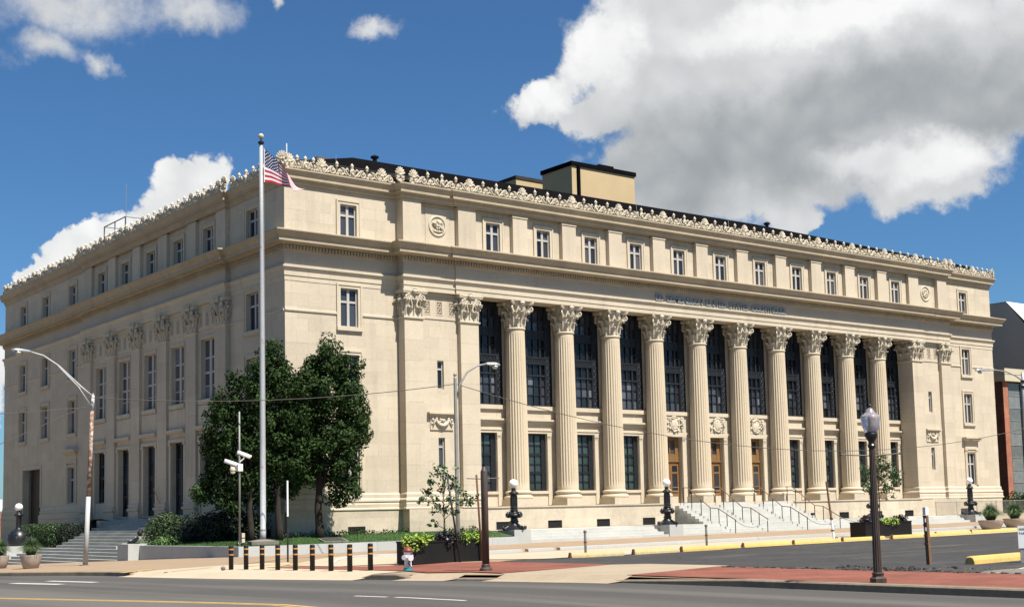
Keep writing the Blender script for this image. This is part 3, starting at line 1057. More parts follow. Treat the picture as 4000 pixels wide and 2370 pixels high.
def surround_mesh(w, h, t, proud, sill=True, hood=False, key=None):
    k = ('sur', w, h, t, proud, sill, hood)
    if k not in WCACHE:
        mb = MB()
        x = w / 2
        for s in (-1, 1):
            a, b = sorted((s * x, s * (x + t)))
            mb.box(a, b, -proud, .05, 0, h + t)
            a, b = sorted((s * (x + t * .62), s * (x + t)))
            mb.box(a, b, -proud - .035, -proud, 0, h + t)
        mb.box(-x, x, -proud, .05, h, h + t)
        mb.box(-x - t * .62, x + t * .62, -proud - .035, -proud, h + t * .62, h + t)
        WCACHE[k] = mb.mesh('surround', M['trim'])
    return WCACHE[k]


def sill_mesh(w, key='sill'):
    k = (key, w)
    if k not in WCACHE:
        mb = MB()
        mb.box(-w / 2, w / 2, -.13, .14, -.20, 0)
        mb.box(-w / 2 + .03, w / 2 - .03, -.085, .10, -.27, -.20)
        WCACHE[k] = mb.mesh('sill', M['trim'])
    return WCACHE[k]


def hood_mesh(w):
    """small entablature on consoles over a ground floor window"""
    k = ('hood', w)
    if k not in WCACHE:
        mb = MB()
        x = w / 2
        mb.box(-x - .32, x + .32, -.10, .1, .26, .42)
        mb.box(-x - .25, x + .25, -.06, .1, .42, .84)
        for i, (o_, za, zb) in enumerate(((.10, .84, .90), (.20, .90, .98), (.30, .98, 1.10), (.36, 1.10, 1.20))):
            mb.box(-x - .27 - o_ * .8, x + .27 + o_ * .8, -.05 - o_, .1, za, zb)
        for s in (-1, 1):
            a, b = sorted((s * (x + .06), s * (x + .30)))
            mb.box(a, b, -.07, .1, -2.5, .18)
            a, b = sorted((s * (x + .02), s * (x + .34)))
            mb.box(a, b, -.12, .1, .18, .26)
        WCACHE[k] = mb.mesh('hood', M['trim'])
    return WCACHE[k]


def cross_window(F, u, z0, z1, w, d, surround=.24, sill=False, hood=False, dep=.16):
    h = z1 - z0
    x = w / 2
    zt = h * .63
    xs = [(-x + .07, -.075), (.075, x - .07)]
    zs = [(.07, zt), (zt + .11, h - .07)]
    o = grid_window(F, u, z0, d - dep, xs, zs, ('cross', w, round(h, 2), dep), M['frame'], M['glass'], depth=.07,
                    outer=(-x, x, 0, h), alt=M['glasscurtain'], altp=.35)
    if surround:
        put('surround', surround_mesh(w, h, surround, .045), o, (0, -dep, 0))
    if sill:
        put('sill', sill_mesh(w + .5), o, (0, -dep, 0))
    if hood:
        put('hood', hood_mesh(w), o, (0, -dep, h))
    return o


def slit_window(F, u, z0, z1, w, d):
    h = z1 - z0
    x = w / 2
    grid_window(F, u, z0, d - .2, [(-x + .06, x - .06)], [(.06, h * .68), (h * .68 + .09, h - .06)], ('slit', w, round(h, 2)),
                M['frame'], M['glass'], outer=(-x, x, 0, h), alt=M['glasscurtain'], altp=.3)


ROW2, ROW3, ROW1, ATT = (11.58, 13.63), (7.80, 10.12), (3.03, 5.50), (16.42, 18.12)
WPAV = 1.06


def hole(u, w, r):
    return (u - w / 2, u + w / 2, r[0], r[1])


def pavilion(F, u0, u1, wins, single, door=None, zbot=0.2):
    hs = []
    wp, wa, dep = (1.42, 1.34, .22) if F == 'left' else (WPAV, 1.0, .17)
    for i, u in enumerate(wins):
        hs += [hole(u, wp, ROW2), hole(u, wp, ROW3)]
        if door is None or not (door[0] < u < door[1]) and abs(u - (door[0] + door[1]) / 2) > 3:
            hs.append(hole(u, wp, ROW1))
    if door:
        hs.append(door)
    ashlar(F, u0, u1, 2.30, 13.77, 0, hs, single=single)
    ashlar(F, u0, u1, zbot, 2.30, 0.14, [door] if door else (), course=.70, blen=1.5, mkey='plinth', t=.56)
    ashlar(F, u0, u1, 16.35, 19.2, 0, [hole(u, wa, ATT) for u in wins], course=.60, single=single)
    for i, u in enumerate(wins):
        cross_window(F, u, *ROW2, wp, 0, sill=True, dep=dep)
        cross_window(F, u, *ROW3, wp, 0, sill=True, dep=dep)
        if door is None or abs(u - (door[0] + door[1]) / 2) > 3:
            cross_window(F, u, *ROW1, wp, 0, surround=.16, hood=True, dep=dep)
        cross_window(F, u, *ATT, wa, 0, dep=dep)


pavilion('front', 0, 6.81, [3.78], True)
pavilion('front', 56.63, 63.44, [2 * XM - 3.78], False)
pavilion('left', 0.16, 6.25, [3.55], False)
pavilion('left', 28.0, 45.93, [30.75, 36.35, 41.4], False, door=(37.2, 41.1, -1.3, 5.65), zbot=-1.4)

# pilaster pairs with the narrow windows, both ends of the colonnade
for sgn in (1, -1):
    def U(u):
        return u if sgn > 0 else 2 * XM - u

    def ulo(a, b):
        return (min(U(a), U(b)), max(U(a), U(b)))
    cx = U(9.28)
    hs = [hole(cx, .42, (8.50, 10.05)), hole(cx, .42, (4.16, 5.84))]
    ashlar('front', *ulo(7.99, 10.48), 2.12, 13.77, .40, hs, single=sgn > 0, t=.6)
    ashlar('front', *ulo(7.99, 10.48), 16.35, 19.2, .38, (), course=.6, single=sgn > 0)
    ashlar('front', *ulo(6.81, 11.71), .05, 2.0, .86, (), course=.65, blen=1.4, mkey='plinth', t=1.2)
    for z0, z1 in ((8.50, 10.05), (4.16, 5.84)):
        slit_window('front', cx, z0, z1, .42, .40)
# recessed wall behind the columns, attic bays
WIN_HW, LOW_HW = 1.36, .79
for i, x in enumerate(BAYX):
    a = 11.71 if i == 0 else COLX[i - 1]
    b = 2 * XM - 11.71 if i == 10 else COLX[i]
    dr = i in (4, 5, 6)
    hs = [(x - WIN_HW, x + WIN_HW, 7.86, 14.6), (x - LOW_HW, x + LOW_HW, 2.06 if dr else 2.92, 6.26)]
    ashlar('front', a, b, 2.06, 14.6, -.65, hs, t=.5)
    ashlar('front', a, b, 16.35, 19.2, .45, [hole(x, 1.0, ATT)], course=.6, single=i < 3)
    cross_window('front', x, *ATT, 1.0, .45)
# left front, between the pavilions
for i, u in enumerate(LW):
    a, b = (LP[i] if i else 6.25), (LP[i + 1] if i < 4 else 28.0)
    dr = i in (1, 2, 3)
    hs = [(u - .88, u + .88, 8.40, 11.80), (u - .88, u + .88, 2.0 if dr else 2.92, 6.20)]
    ashlar('left', a, b, 1.9, 13.77, .10, hs, t=.62)
    ashlar('left', a, b, 16.35, 19.2, .05, [hole(u, 1.34, ATT)], course=.6)
    cross_window('left', u, *ATT, 1.34, .05, dep=.22)
    # tall upper window
    h = 3.4
    xs = [(-.80, -.14), (.12, .48), (.53, .80)]
    zs = [(.06, .75), (.80, 1.45), (1.58, 2.30), (2.40, 3.34)]
    o = grid_window('left', u, 8.40, -.14, xs, zs, 'tall', M['frame'], M['glasscurtain'], outer=(-.88, .88, 0, h), alt=M['glassblind'], altp=.4)
    put('surround', surround_mesh(1.76, 3.4, .17, .03), o, (0, -.24, 0))
    put('sill', sill_mesh(2.1), o, (0, -.24, 0))
    sp = MB()
    fbox(sp, 'left', u - 1.15, u + 1.15, .1, .17, 6.95, 8.08)
    fbox(sp, 'left', u - 1.25, u + 1.25, .1, .36, 6.78, 6.94)
    fbox(sp, 'left', u - 1.20, u + 1.20, .1, .28, 6.70, 6.78)
    fbox(sp, 'left', u - 1.20, u + 1.20, .1, .20, 6.22, 6.40)
    for s in (-1, 1):
        a2, b2 = sorted((u + s * .90, u + s * 1.14))
        fbox(sp, 'left', a2, b2, .1, .17, 2.1, 6.05)
        a2, b2 = sorted((u + s * .87, u + s * 1.18))
        fbox(sp, 'left', a2, b2, .1, .22, 6.05, 6.215)
    sp.build('door_surround' if dr else 'spandrel', M['trim'], court)
    if dr:
        xs = [(-.66, -.10), (.02, .66)]
        zs = [(.35, 1.15), (1.30, 2.10), (2.45, 3.2), (3.28, 4.05)]
        grid_window('left', u, 2.0, -.24, xs, zs, 'leftdoor', M['bronze'], M['glass'], outer=(-.88, .88, 0, 4.2), name='door', alt=M['glassdim'], altp=.6)
    else:
        xs = [(-.76, -.42), (-.30, .30), (.42, .76)]
        zs = [(.1, .8), (.86, 1.55), (1.68, 2.3), (2.42, 3.2)]
        grid_window('left', u, 2.92, -.22, xs, zs, 'leftlow', M['bronze'], M['glass'], outer=(-.88, .88, 0, 3.28), alt=M['glasscurtain'], altp=.3)
core.build('wall_core', M['trim'], court)
for k, mb in stuffs.items():
    o = mb.build('stonework', M[k], court)
    o['kind'] = 'stuff'
# inner mass and roof deck so that no light falls through
inner = MB()
inner.box(1.2, 62.3, 2.2, 45.0, -1.0, 19.5)
inner.build('inner_block', M['bronze'], court)
ceil = MB()
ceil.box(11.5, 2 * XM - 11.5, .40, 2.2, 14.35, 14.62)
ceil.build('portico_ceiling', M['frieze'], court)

# far pavilion service door with louvres
dm = MB()
dm.box(-1.95, 1.95, -.03, .05, 0, 6.95)
for s in (-1, 1):
    for k in range(9):
        z = 1.6 + k * .13 + (2.0 if s > 0 else 0)
        dm.box(-.55, .45, -.06, -.03, z, z + .07)
dm.box(-.03, .03, -.06, -.03, 0, 6.95)
o = fput('door', dm.mesh('door', M['browndoor']), 'left', 39.15, -.62, -1.3, court)
jm = MB()
for s in (-1, 1):
    a, b = sorted((39.15 + s * 1.95, 39.15 + s * 2.20))
    fbox(jm, 'left', a, b, .0, .06, 2.86, 5.9)
fbox(jm, 'left', 37.2, 41.1, .0, .06, 5.65, 5.9)
jm.build('door_surround', M['trim'], court)

# entablature, cornice, gutter: one profile swept round the whole plan
WPATH = [(0, 45.93), (0, 28.0), (-.28, 28.0), (-.28, 6.25), (0, 6.25), (0, 0), (6.81, 0), (6.81, -.66), (10.2, -.66), (10.2, -.74),
         (2 * XM - 10.2, -.74), (2 * XM - 10.2, -.66), (2 * XM - 6.81, -.66), (2 * XM - 6.81, 0), (63.44, 0), (63.44, 45.93)]
ar = MB()
ar.sweep(WPATH, [(-1.15, 13.77), (.02, 13.77), (.02, 14.02), (.055, 14.03), (.055, 14.29), (.09, 14.31), (.12, 14.40), (.17, 14.45), (.17, 14.54), (.02, 14.57)], True)
ar.build('architrave', M['trim'], court)
fr = MB()
fr.sweep(WPATH, [(.02, 14.57), (.02, 15.28)], True)
fr.build('frieze', M['frieze'], court)
co = MB()
co.sweep(WPATH, [(.02, 15.28), (.09, 15.30), (.10, 15.36), (.10, 15.60), (.22, 15.62), (.26, 15.68), (.62, 15.70), (.64, 15.68), (.64, 15.89), (.67, 15.91), (.73, 15.98),
                 (.83, 16.12), (.87, 16.17), (.87, 16.23), (.02, 16.46), (-.5, 16.47)], True)
co.build('cornice', M['cornice'], court)
gu = MB()
gu.sweep(WPATH, [(.02, 18.70), (.05, 18.72), (.05, 18.80), (.10, 18.86), (.12, 19.03), (.26, 19.05), (.28, 19.06), (.28, 19.20), (.30, 19.22), (.40, 19.38), (.44, 19.45), (.44, 19.52), (-.9, 19.56)], True)
gu.build('gutter_cornice', M['cornice'], court)
dn = MB()
segs = [((0, 45.93), (0, 28.0)), ((-.28, 28.0), (-.28, 6.25)), ((0, 6.25), (0, 0)), ((0, 0), (6.81, 0)), ((6.81, -.66), (10.2, -.66)), ((10.2, -.74), (2 * XM - 10.2, -.74)),
        ((2 * XM - 10.2, -.66), (2 * XM - 6.81, -.66)), ((2 * XM - 6.81, 0), (63.44, 0))]
for a, b in segs:
    a, b = Vector(a), Vector(b)
    L_ = (b - a).length
    d = (b - a) / L_
    nn = Vector((d.y, -d.x))
    n = int(L_ / .185)
    for k in range(n):
        c = a + d * (L_ * (k + .5) / n)
        p, q = c + nn * .095, c + nn * .20
        e = d * .055
        dn.hexa([(p.x - e.x, p.y - e.y, 15.38), (q.x - e.x, q.y - e.y, 15.38), (q.x + e.x, q.y + e.y, 15.38), (p.x + e.x, p.y + e.y, 15.38)],
                [(p.x - e.x, p.y - e.y, 15.58), (q.x - e.x, q.y - e.y, 15.58), (q.x + e.x, q.y + e.y, 15.58), (p.x + e.x, p.y + e.y, 15.58)])
o = dn.build('dentils', M['cornice'], court)
o['kind'] = 'stuff'
# string course level with the capitals' neck, base mouldings, water table
bd = MB()
PB = [(0, .0), (.045, 12.21), (.06, 12.24), (.06, 12.30), (0, 12.33)]
PB = [(0, 12.17), (.05, 12.20), (.06, 12.24), (.06, 12.30), (0, 12.33)]
gap = WPAV / 2 + .24


def band(path, prof, mb, skip=()):
    mb.sweep(path, prof, False)


for u0, u1, w in ((0, 6.81, 3.78), (56.63, 63.44, 2 * XM - 3.78)):
    for pth in ([(u0, 0), (w - gap, 0)], [(w + gap, 0), (u1, 0)]):
        bd = MB()
        band(pth, PB, bd)
        bd.build('string_course', M['trim'], court)
for a, b in ((45.93, 41.4 + gap), (41.4 - gap, 36.35 + gap), (36.35 - gap, 30.75 + gap), (30.75 - gap, 28.0), (6.25, 3.55 + gap), (3.55 - gap, 0.06)):
    bd = MB()
    band([(0, a), (0, b)], PB, bd)
    bd.build('string_course', M['trim'], court)
PBASE = [(0, 2.90), (.05, 2.86), (.07, 2.80), (.07, 2.62), (.11, 2.58), (.15, 2.52), (.15, 2.44), (.10, 2.40), (.14, 2.31), (.14, 2.12), (.19, 2.08), (.19, 2.02), (.15, 1.98)][::-1]
for pth in (
    [(0, 6.25), (0, 0), (6.81, 0), (6.81, -.66), (8.0, -.66), (8.0, -.40), (10.47, -.40), (10.47, -.70), (11.71, -.70), (11.71, .6)],
    [(2 * XM - 11.71, .6), (2 * XM - 11.71, -.70), (2 * XM - 10.47, -.70), (2 * XM - 10.47, -.40), (2 * XM - 8.0, -.40), (2 * XM - 8.0, -.66), (2 * XM - 6.81, -.66), (2 * XM - 6.81, 0), (63.44, 0), (63.44, 20)],
    [(0, 45.93), (0, 41.35)],
    [(0, 36.95), (0, 28.0)],
):
    bs = MB()
    bs.sweep(pth, PBASE)
    bs.build('base_moulding', M['trim'], court)

# stylobate under the columns, with the black vents
VENTS = [bay(i + .42) for i in range(0, 3)] + [bay(i) - .05 for i in (7.6, 8.6, 9.6)]
VENTS = [13.0, 16.70, 20.40, 24.1, 39.0, 42.68, 46.42, 50.1]
sty = [(11.71, 26.0), (37.45, 2 * XM - 11.71)]
stuffs['plinth'] = MB()
core = MB()
for a, b in sty:
    hs = [(v - .52, v + .52, .78, 1.21) for v in VENTS if a < v < b]
    ashlar('front', a, b, .05, 1.98, .92, hs, course=.64, blen=1.45, mkey='plinth', t=1.3, single=(a < 20))
    tp = MB()
    fbox(tp, 'front', a, b, -.6, .98, 1.98, 2.06)
    tp.build('stylobate_cap', M['plinth'], court)
core.build('plinth_core', M['trim'], court)
o = stuffs['plinth'].build('stonework', M['plinth'], court)
o['kind'] = 'stuff'
vm = MB()
vm.box(-.52, .52, 0, .06, 0, .43)
for k in range(9):
    vm.box(-.48 + k * .12, -.45 + k * .12, -.02, 0, .03, .40)
vm.box(-.52, .52, -.03, 0, .06, .09)
vmesh = vm.mesh('vent', M['vent'])
for v in VENTS:
    put('vent', vmesh, court, (v, -.86, .78))
put('vent', vmesh, court, (4.0, -.152, .74))
put('vent', vmesh, court, (-.152, 1.9, .74), -pi / 2)
put('vent', vmesh, court, (58.2, -.152, .80))

# columns ---------------------------------------------------------------
Z0, ZN, ZT = 2.46, 12.10, 13.77


def shaft_mesh(r0, r1, z0, z1, nf=24):
    V, F = [], []
    per = 6
    prof = [1.0, .985, .945, .93, .945, .985]
    zs = [0, .012, .03, .05, .2, .35, .5, .65, .8, .93, .965, .985, 1.0]
    n = nf * per
    for t in zs:
        r = r0 + (r1 - r0) * (max(0, t - .15) / .85) ** 1.35
        fl = 0.0 if t <= .012 or t >= .985 else (0.55 if t in (.03, .965) else 1.0)
        for j in range(n):
            a = 2 * pi * j / n
            rr = r * (1 - (1 - prof[j % per]) * fl)
            V.append((rr * math.cos(a), rr * math.sin(a), z0 + (z1 - z0) * t))
    for i in range(len(zs) - 1):
        for j in range(n):
            F.append([i * n + j, i * n + (j + 1) % n, (i + 1) * n + (j + 1) % n, (i + 1) * n + j])
    mb = MB()
    mb.add(V, F)
    return mb.mesh('column_shaft', M['column'])


def acanthus(mb, base, out, h, w, curl=1.0):
    out = Vector(out).normalized()
    side = Vector((-out.y, out.x, 0))
    base = Vector(base)
    line = [(0, 0), (.02, .28), (.05, .52), (.11, .74), (.21, .92), (.33, .985), (.43, .94), (.46, .83)]
    wid = [.80, .98, 1.0, .98, .95, .82, .60, .22]
    rows = []
    for k, ((o_, z), ww) in enumerate(zip(line, wid)):
        c = base + out * (o_ * h * curl) + Vector((0, 0, z * h))
        lobe = 1.0 if k % 2 else .86
        pts = []
        for j, s in enumerate((-1, -.55, -.15, 0, .15, .55, 1)):
            dip = -.05 * abs(s) * h + (.035 * h if j == 3 else 0) - (.03 * h if j in (1, 5) else 0)
            pts.append(c + side * (s * ww * lobe * w / 2) + out * dip)
        rows.append(pts)
    vs = [p for r in rows for p in r]
    fs = []
    for i in range(len(rows) - 1):
        for j in range(6):
            a = i * 7 + j
            fs.append((a, a + 1, a + 8, a + 7))
    mb.add(vs, fs)
    mb.tube([rows[k][3] + out * .012 for k in range(0, 6)], [.022 * h / .5] * 4 + [.03 * h / .5, .02 * h / .5], 5)
    tip = rows[6][3]
    mb.tube([rows[5][1] + out * .01, tip + out * .03 * h, rows[5][5] + out * .01], .045 * h, 6)


def volute(mb, c, out, r, tr, turns=1.6, side=None):
    out = Vector(out).normalized()
    c = Vector(c)
    pts = []
    n = 22
    for i in range(n + 1):
        t = i / n
        a = pi * .62 + t * turns * 2 * pi
        rr = r * (1 - .78 * t)
        pts.append(c + out * (-math.cos(a) * -rr) * 1.0 + Vector((0, 0, math.sin(a) * rr)))
    mb.tube(pts, [tr * (1 - .45 * i / n) for i in range(n + 1)], 6)
    mb.ball(c, r * .26, 8)
    stem = [c + out * (-r * 1.9) + Vector((0, 0, -r * 2.3)), c + out * (-r * 1.35) + Vector((0, 0, -r * .9)), c + out * (-r * .75) + Vector((0, 0, r * .45)), pts[0]]
    mb.tube(stem, [tr * .7, tr * .9, tr, tr], 6)


def abacus(mb, hw, z0, z1, dents=True):
    """concave-sided square slab with cut corners"""
    prof = []
    n = 8
    for s in range(4):
        a = s * pi / 2
        ca, sa = math.cos(a), math.sin(a)
        for i in range(n + 1):
            t = -1 + 2 * i / n
            x = hw * .93 * t
            y = -(hw - hw * .17 * (1 - t * t))
            prof.append((x * ca - y * sa, x * sa + y * ca))
    for k, (za, zb, sc_) in enumerate(((z0, z0 + (z1 - z0) * .45, .94), (z0 + (z1 - z0) * .45, z1, 1.0))):
        m_ = len(prof)
        vs = [(p[0] * sc_, p[1] * sc_, za) for p in prof] + [(p[0] * sc_, p[1] * sc_, zb) for p in prof]
        fs = [(i, (i + 1) % m_, (i + 1) % m_ + m_, i + m_) for i in range(m_)]
        fs += [tuple(range(m_))[::-1], tuple(range(m_, 2 * m_))]
        mb.add(vs, fs)


def column_capital():
    mb = MB()
    H = ZT - ZN - .17
    mb.lathe([(.56, 0), (.56, .5), (.60, .95), (.70, H - .20)], (0, 0, 0), 24)
    for k in range(8):
        a = 2 * pi * k / 8 + pi / 8
        o_ = (math.cos(a), math.sin(a), 0)
        acanthus(mb, (o_[0] * .57, o_[1] * .57, .02), o_, .50, .40)
    for k in range(8):
        a = 2 * pi * k / 8
        o_ = (math.cos(a), math.sin(a), 0)
        acanthus(mb, (o_[0] * .56, o_[1] * .56, .10), o_, .82, .42, .85)
    for k in range(4):
        a = pi / 4 + k * pi / 2
        o_ = Vector((math.cos(a), math.sin(a), 0))
        volute(mb, o_ * .93 + Vector((0, 0, H - .42)), o_, .20, .062)
        sd_ = Vector((-o_.y, o_.x, 0))
        acanthus(mb, o_ * .60 + Vector((0, 0, .66)), o_, .52, .30)
        a2 = k * pi / 2
        f = Vector((math.cos(a2), math.sin(a2), 0))
        s2 = Vector((-f.y, f.x, 0))
        for s in (-1, 1):
            volute(mb, f * .66 + s2 * (s * .15) + Vector((0, 0, H - .42)), s2 * -s, .115, .036, 1.4)
        mb.ball(f * .74 + Vector((0, 0, H - .10)), .15, 8)
        for q in range(5):
            aa = pi * q / 4
            mb.ball(f * .78 + s2 * (.13 * math.cos(aa)) + Vector((0, 0, H - .08 + .13 * math.sin(aa))), .06, 6)
    abacus(mb, .84, H - .20, H - .002)
    return mb.mesh('capital', M['carved'])


def base_mesh():
    mb = MB()
    prof = [(.82, .0), (.845, .035), (.85, .09), (.83, .15), (.765, .185), (.72, .20), (.695, .25), (.70, .29), (.74, .31), (.765, .34), (.77, .385), (.75, .43), (.68, .455), (.655, .47), (.65, .505)]
    mb.lathe(prof, (0, 0, 0), 36)
    return mb.mesh('base', M['column'])


cap_m, base_m = column_capital(), base_mesh()
sh_m = shaft_mesh(.635, .565, Z0 + .5, ZN)
as_m = MB()
as_m.lathe([(.565, 0), (.575, .04), (.61, .06), (.625, .10), (.61, .14), (.57, .165)], (0, 0, 0), 36)
as_m = as_m.mesh('astragal', M['column'], True)
pl_m = MB()
pl_m.box(-.80, .80, -.86, .60, 2.062, Z0)
pl_m = pl_m.mesh('column_plinth', M['plinth'])
for x in COLX:
    c = put('column', sh_m, court, (x, .07, 0))
    put('capital', cap_m, c, (0, 0, ZN + .165))
    put('astragal', as_m, c, (0, 0, ZN))
    put('base', base_m, c, (0, 0, Z0))
    put('plinth', pl_m, c, (0, 0, 0))


# pilasters -------------------------------------------------------------
def pil_capital(w, dep, ret=True):
    """flat Corinthian capital in local coordinates: front at y=0 looking to -y, wall behind"""
    mb = MB()
    H = ZT - 12.30
    hw = w / 2
    mb.box(-hw, hw, 0.0, dep, 0, H - .18)
    f = Vector((0, -1, 0))
    for s in (-.5, .5):
        acanthus(mb, (s * hw, 0, .02), f, .52, w * .40)
    for s in (-1, 0, 1):
        acanthus(mb, (s * hw * .86, 0, .16), (s * .5, -1, 0), .80, w * .34, .8)
    for s in (-1, 1):
        dg = Vector((s, -1, 0)).normalized()
        volute(mb, Vector((s * hw * .80, -.15, H - .42)), Vector((s, -.25, 0)), .20, .062)
        volute(mb, Vector((s * .15, -.10, H - .44)), Vector((-s, 0, 0)), .115, .036, 1.4)
        if dep > .1 and ret:
            sd_ = Vector((s, 0, 0))
            acanthus(mb, (s * hw, dep * .5, .02), sd_, .52, .36)
            acanthus(mb, (s * hw, dep * .15, .16), sd_, .80, .32, .8)
            acanthus(mb, (s * hw, dep * .9, .16), sd_, .80, .32, .8)
            volute(mb, Vector((s * (hw + .10), dep * .6, H - .42)), Vector((0, 1, 0)), .18, .05)
    mb.ball((0, -.13, H - .09), .14, 8)
    for q in range(5):
        a = pi * q / 4
        mb.ball((.13 * math.cos(a), -.17, H - .06 + .15 * math.sin(a)), .06, 6)
    # abacus
    n = 10
    vs = []
    for z in (H - .18, H - .10, H - .095, H - .002):
        ex = .0 if z < H - .098 else .03
        for i in range(n + 1):
            t = -1 + 2 * i / n
            vs.append((t * (hw + .17 + ex), -(.06 + .15 * t * t + ex), z))
        for i in range(n + 1):
            t = 1 - 2 * i / n
            vs.append((t * (hw + .17 + ex), dep, z))
    m_ = 2 * (n + 1)
    fs = [(k * m_ + i, k * m_ + (i + 1) % m_, (k + 1) * m_ + (i + 1) % m_, (k + 1) * m_ + i) for k in range(3) for i in range(m_)]
    fs += [tuple(range(m_))[::-1], tuple(range(3 * m_, 4 * m_))]
    mb.add(vs, fs)
    return mb.mesh('capital', M['carved'])


def pilaster(F, u0, u1, d, dback, capm, z0=2.12, single=False, left=False):
    w = u1 - u0
    mb = MB()
    n = 9
    hh = (12.18 - z0) / n
    for k in range(n):
        mb.box(-w / 2, w / 2, 0, d - dback, z0 + k * hh + .003, z0 + (k + 1) * hh - .003)
    p = fput('pilaster', mb.mesh('pilaster', M['stone']), F, (u0 + u1) / 2, d, 0, court)
    nk = MB()
    nk.sweep([(-w / 2, d - dback), (-w / 2, 0), (w / 2, 0), (w / 2, d - dback)], [(.0, 12.16), (.05, 12.19), (.075, 12.23), (.075, 12.29), (.0, 12.31)])
    nk.build('neck_moulding', M['trim'], p)
    put('capital', capm, p, (0, 0, 12.30))
    if left:
        bb = MB()
        bb.sweep([(-w / 2, d - dback), (-w / 2, 0), (w / 2, 0), (w / 2, d - dback)],
                 [(.0, 1.85), (.10, 1.85), (.10, 2.30), (.16, 2.33), (.19, 2.40), (.16, 2.47), (.10, 2.50), (.07, 2.56), (.11, 2.62), (.12, 2.68), (.06, 2.74), (.03, 2.80), (.0, 2.86)])
        bb.build('base', M['trim'], p)
    return p


cpA, cpB, cpL = pil_capital(1.19, .62), pil_capital(1.24, .5), pil_capital(1.35, .30)
for sgn in (1, -1):
    ends = [(6.81, 8.0, .66, .02, cpA), (10.47, 11.71, .70, -.60, cpB)]
    for u0, u1, d, db, cm in ends:
        if sgn < 0:
            u0, u1 = 2 * XM - u1, 2 * XM - u0
        pilaster('front', u0, u1, d, db, cm)
rp = put('return_pilaster', None, court, (2 * XM - 11.715, -.02, 0), -pi / 2)
put('capital', pil_capital(1.24, .02, False), rp, (0, 0, 12.30))
nk = MB()
nk.box(-.62, .60, -.06, .0, 12.18, 12.30)
nk.build('neck_moulding', M['trim'], rp)
for u in LP:
    w = 1.35
    pilaster('left', u - w / 2, u + w / 2, .28, .0, cpL, left=True, z0=1.85)


# pierced grilles between the capitals
def grille_mesh():
    mb = MB()
    w, h = .36, .70
    mb.box(-w / 2 - .07, -w / 2, -.04, .02, -.04, h + .06)
    mb.box(w / 2, w / 2 + .07, -.04, .02, -.04, h + .06)
    mb.box(-w / 2, w / 2, -.04, .02, h, h + .06)
    mb.box(-w / 2, w / 2, -.04, .02, -.04, 0)
    for r in range(5):
        for c in range(2 if r % 2 == 0 else 3):
            x = (-.09 + c * .18) if r % 2 == 0 else (-.18 + c * .18)
            z = .07 + r * .14
            pts = [(x + .075 * math.cos(a), -.02, z + .075 * math.sin(a)) for a in [pi / 6 + k * pi / 3 for k in range(7)]]
            pts = [(max(-w / 2, min(w / 2, p[0])), p[1], max(0, min(h, p[2]))) for p in pts]
            mb.tube(pts, .020, 4, cap=False)
    return mb.mesh('grille', M['trim'])


gr_m = grille_mesh()
grd = MB()
grd.box(-.20, .20, 0, .01, 0, .72)
grd = grd.mesh('grille_back', M['vent'])


def grilles(F, u0, u1, d, n=3):
    fp = MB()
    fbox(fp, F, u0, u1, d - .08, d + .03, 12.32, 12.52)
    fbox(fp, F, u0, u1, d - .08, d + .03, 13.36, 13.76)
    fbox(fp, F, u0, u1, d - .08, d + .07, 13.43, 13.49)
    for i in range(n):
        c = u0 + (u1 - u0) * (i + .5) / n
        q = (u1 - u0) / n
        for s in (-1, 1):
            a, b = sorted((c + s * .25, c + s * q / 2))
            fbox(fp, F, a + .001, b - .001, d - .08, d + .03, 12.52, 13.36)
        g = fput('grille', gr_m, F, c, d, 12.58, court)
        put('grille_back', grd, g, (0, .035, -.01))
    fp.build('grille_panel', M['trim'], court)


for sgn in (1, -1):
    a, b = (8.02, 10.46) if sgn > 0 else (2 * XM - 10.46, 2 * XM - 8.02)
    grilles('front', a, b, .41)
for i in range(5):
    grilles('left', LP[i] + .70, LP[i + 1] - .70, .11)

# attic pilasters
ap = MB()
ap.box(-.53, .53, 0, .30, 16.44, 18.72)
ap.box(-.57, .57, -.035, .30, 18.56, 18.64)
apm = ap.mesh('attic_pilaster', M['stone'])
for x in COLX:
    put('attic_pilaster', apm, court, (x - .06, -.73, 0))
for a, b in ((6.81, 8.0), (10.45, 11.66)):
    for s in (1, -1):
        mb = MB()
        w = (b - a) / 2
        mb.box(-w, w, 0, .66 if a < 7 else .32, 16.44, 18.72)
        mb.build('attic_pilaster', M['stone'], court, loc=((a + b) / 2 if s > 0 else 2 * XM - (a + b) / 2, -.66 if a < 7 else -.70, 0))
apl = MB()
apl.box(-.6, .6, 0, .22, 16.44, 18.72)
aplm = apl.mesh('attic_pilaster', M['stone'])
for u in LP:
    put('attic_pilaster', aplm, court, (-.24, u, 0), -pi / 2)


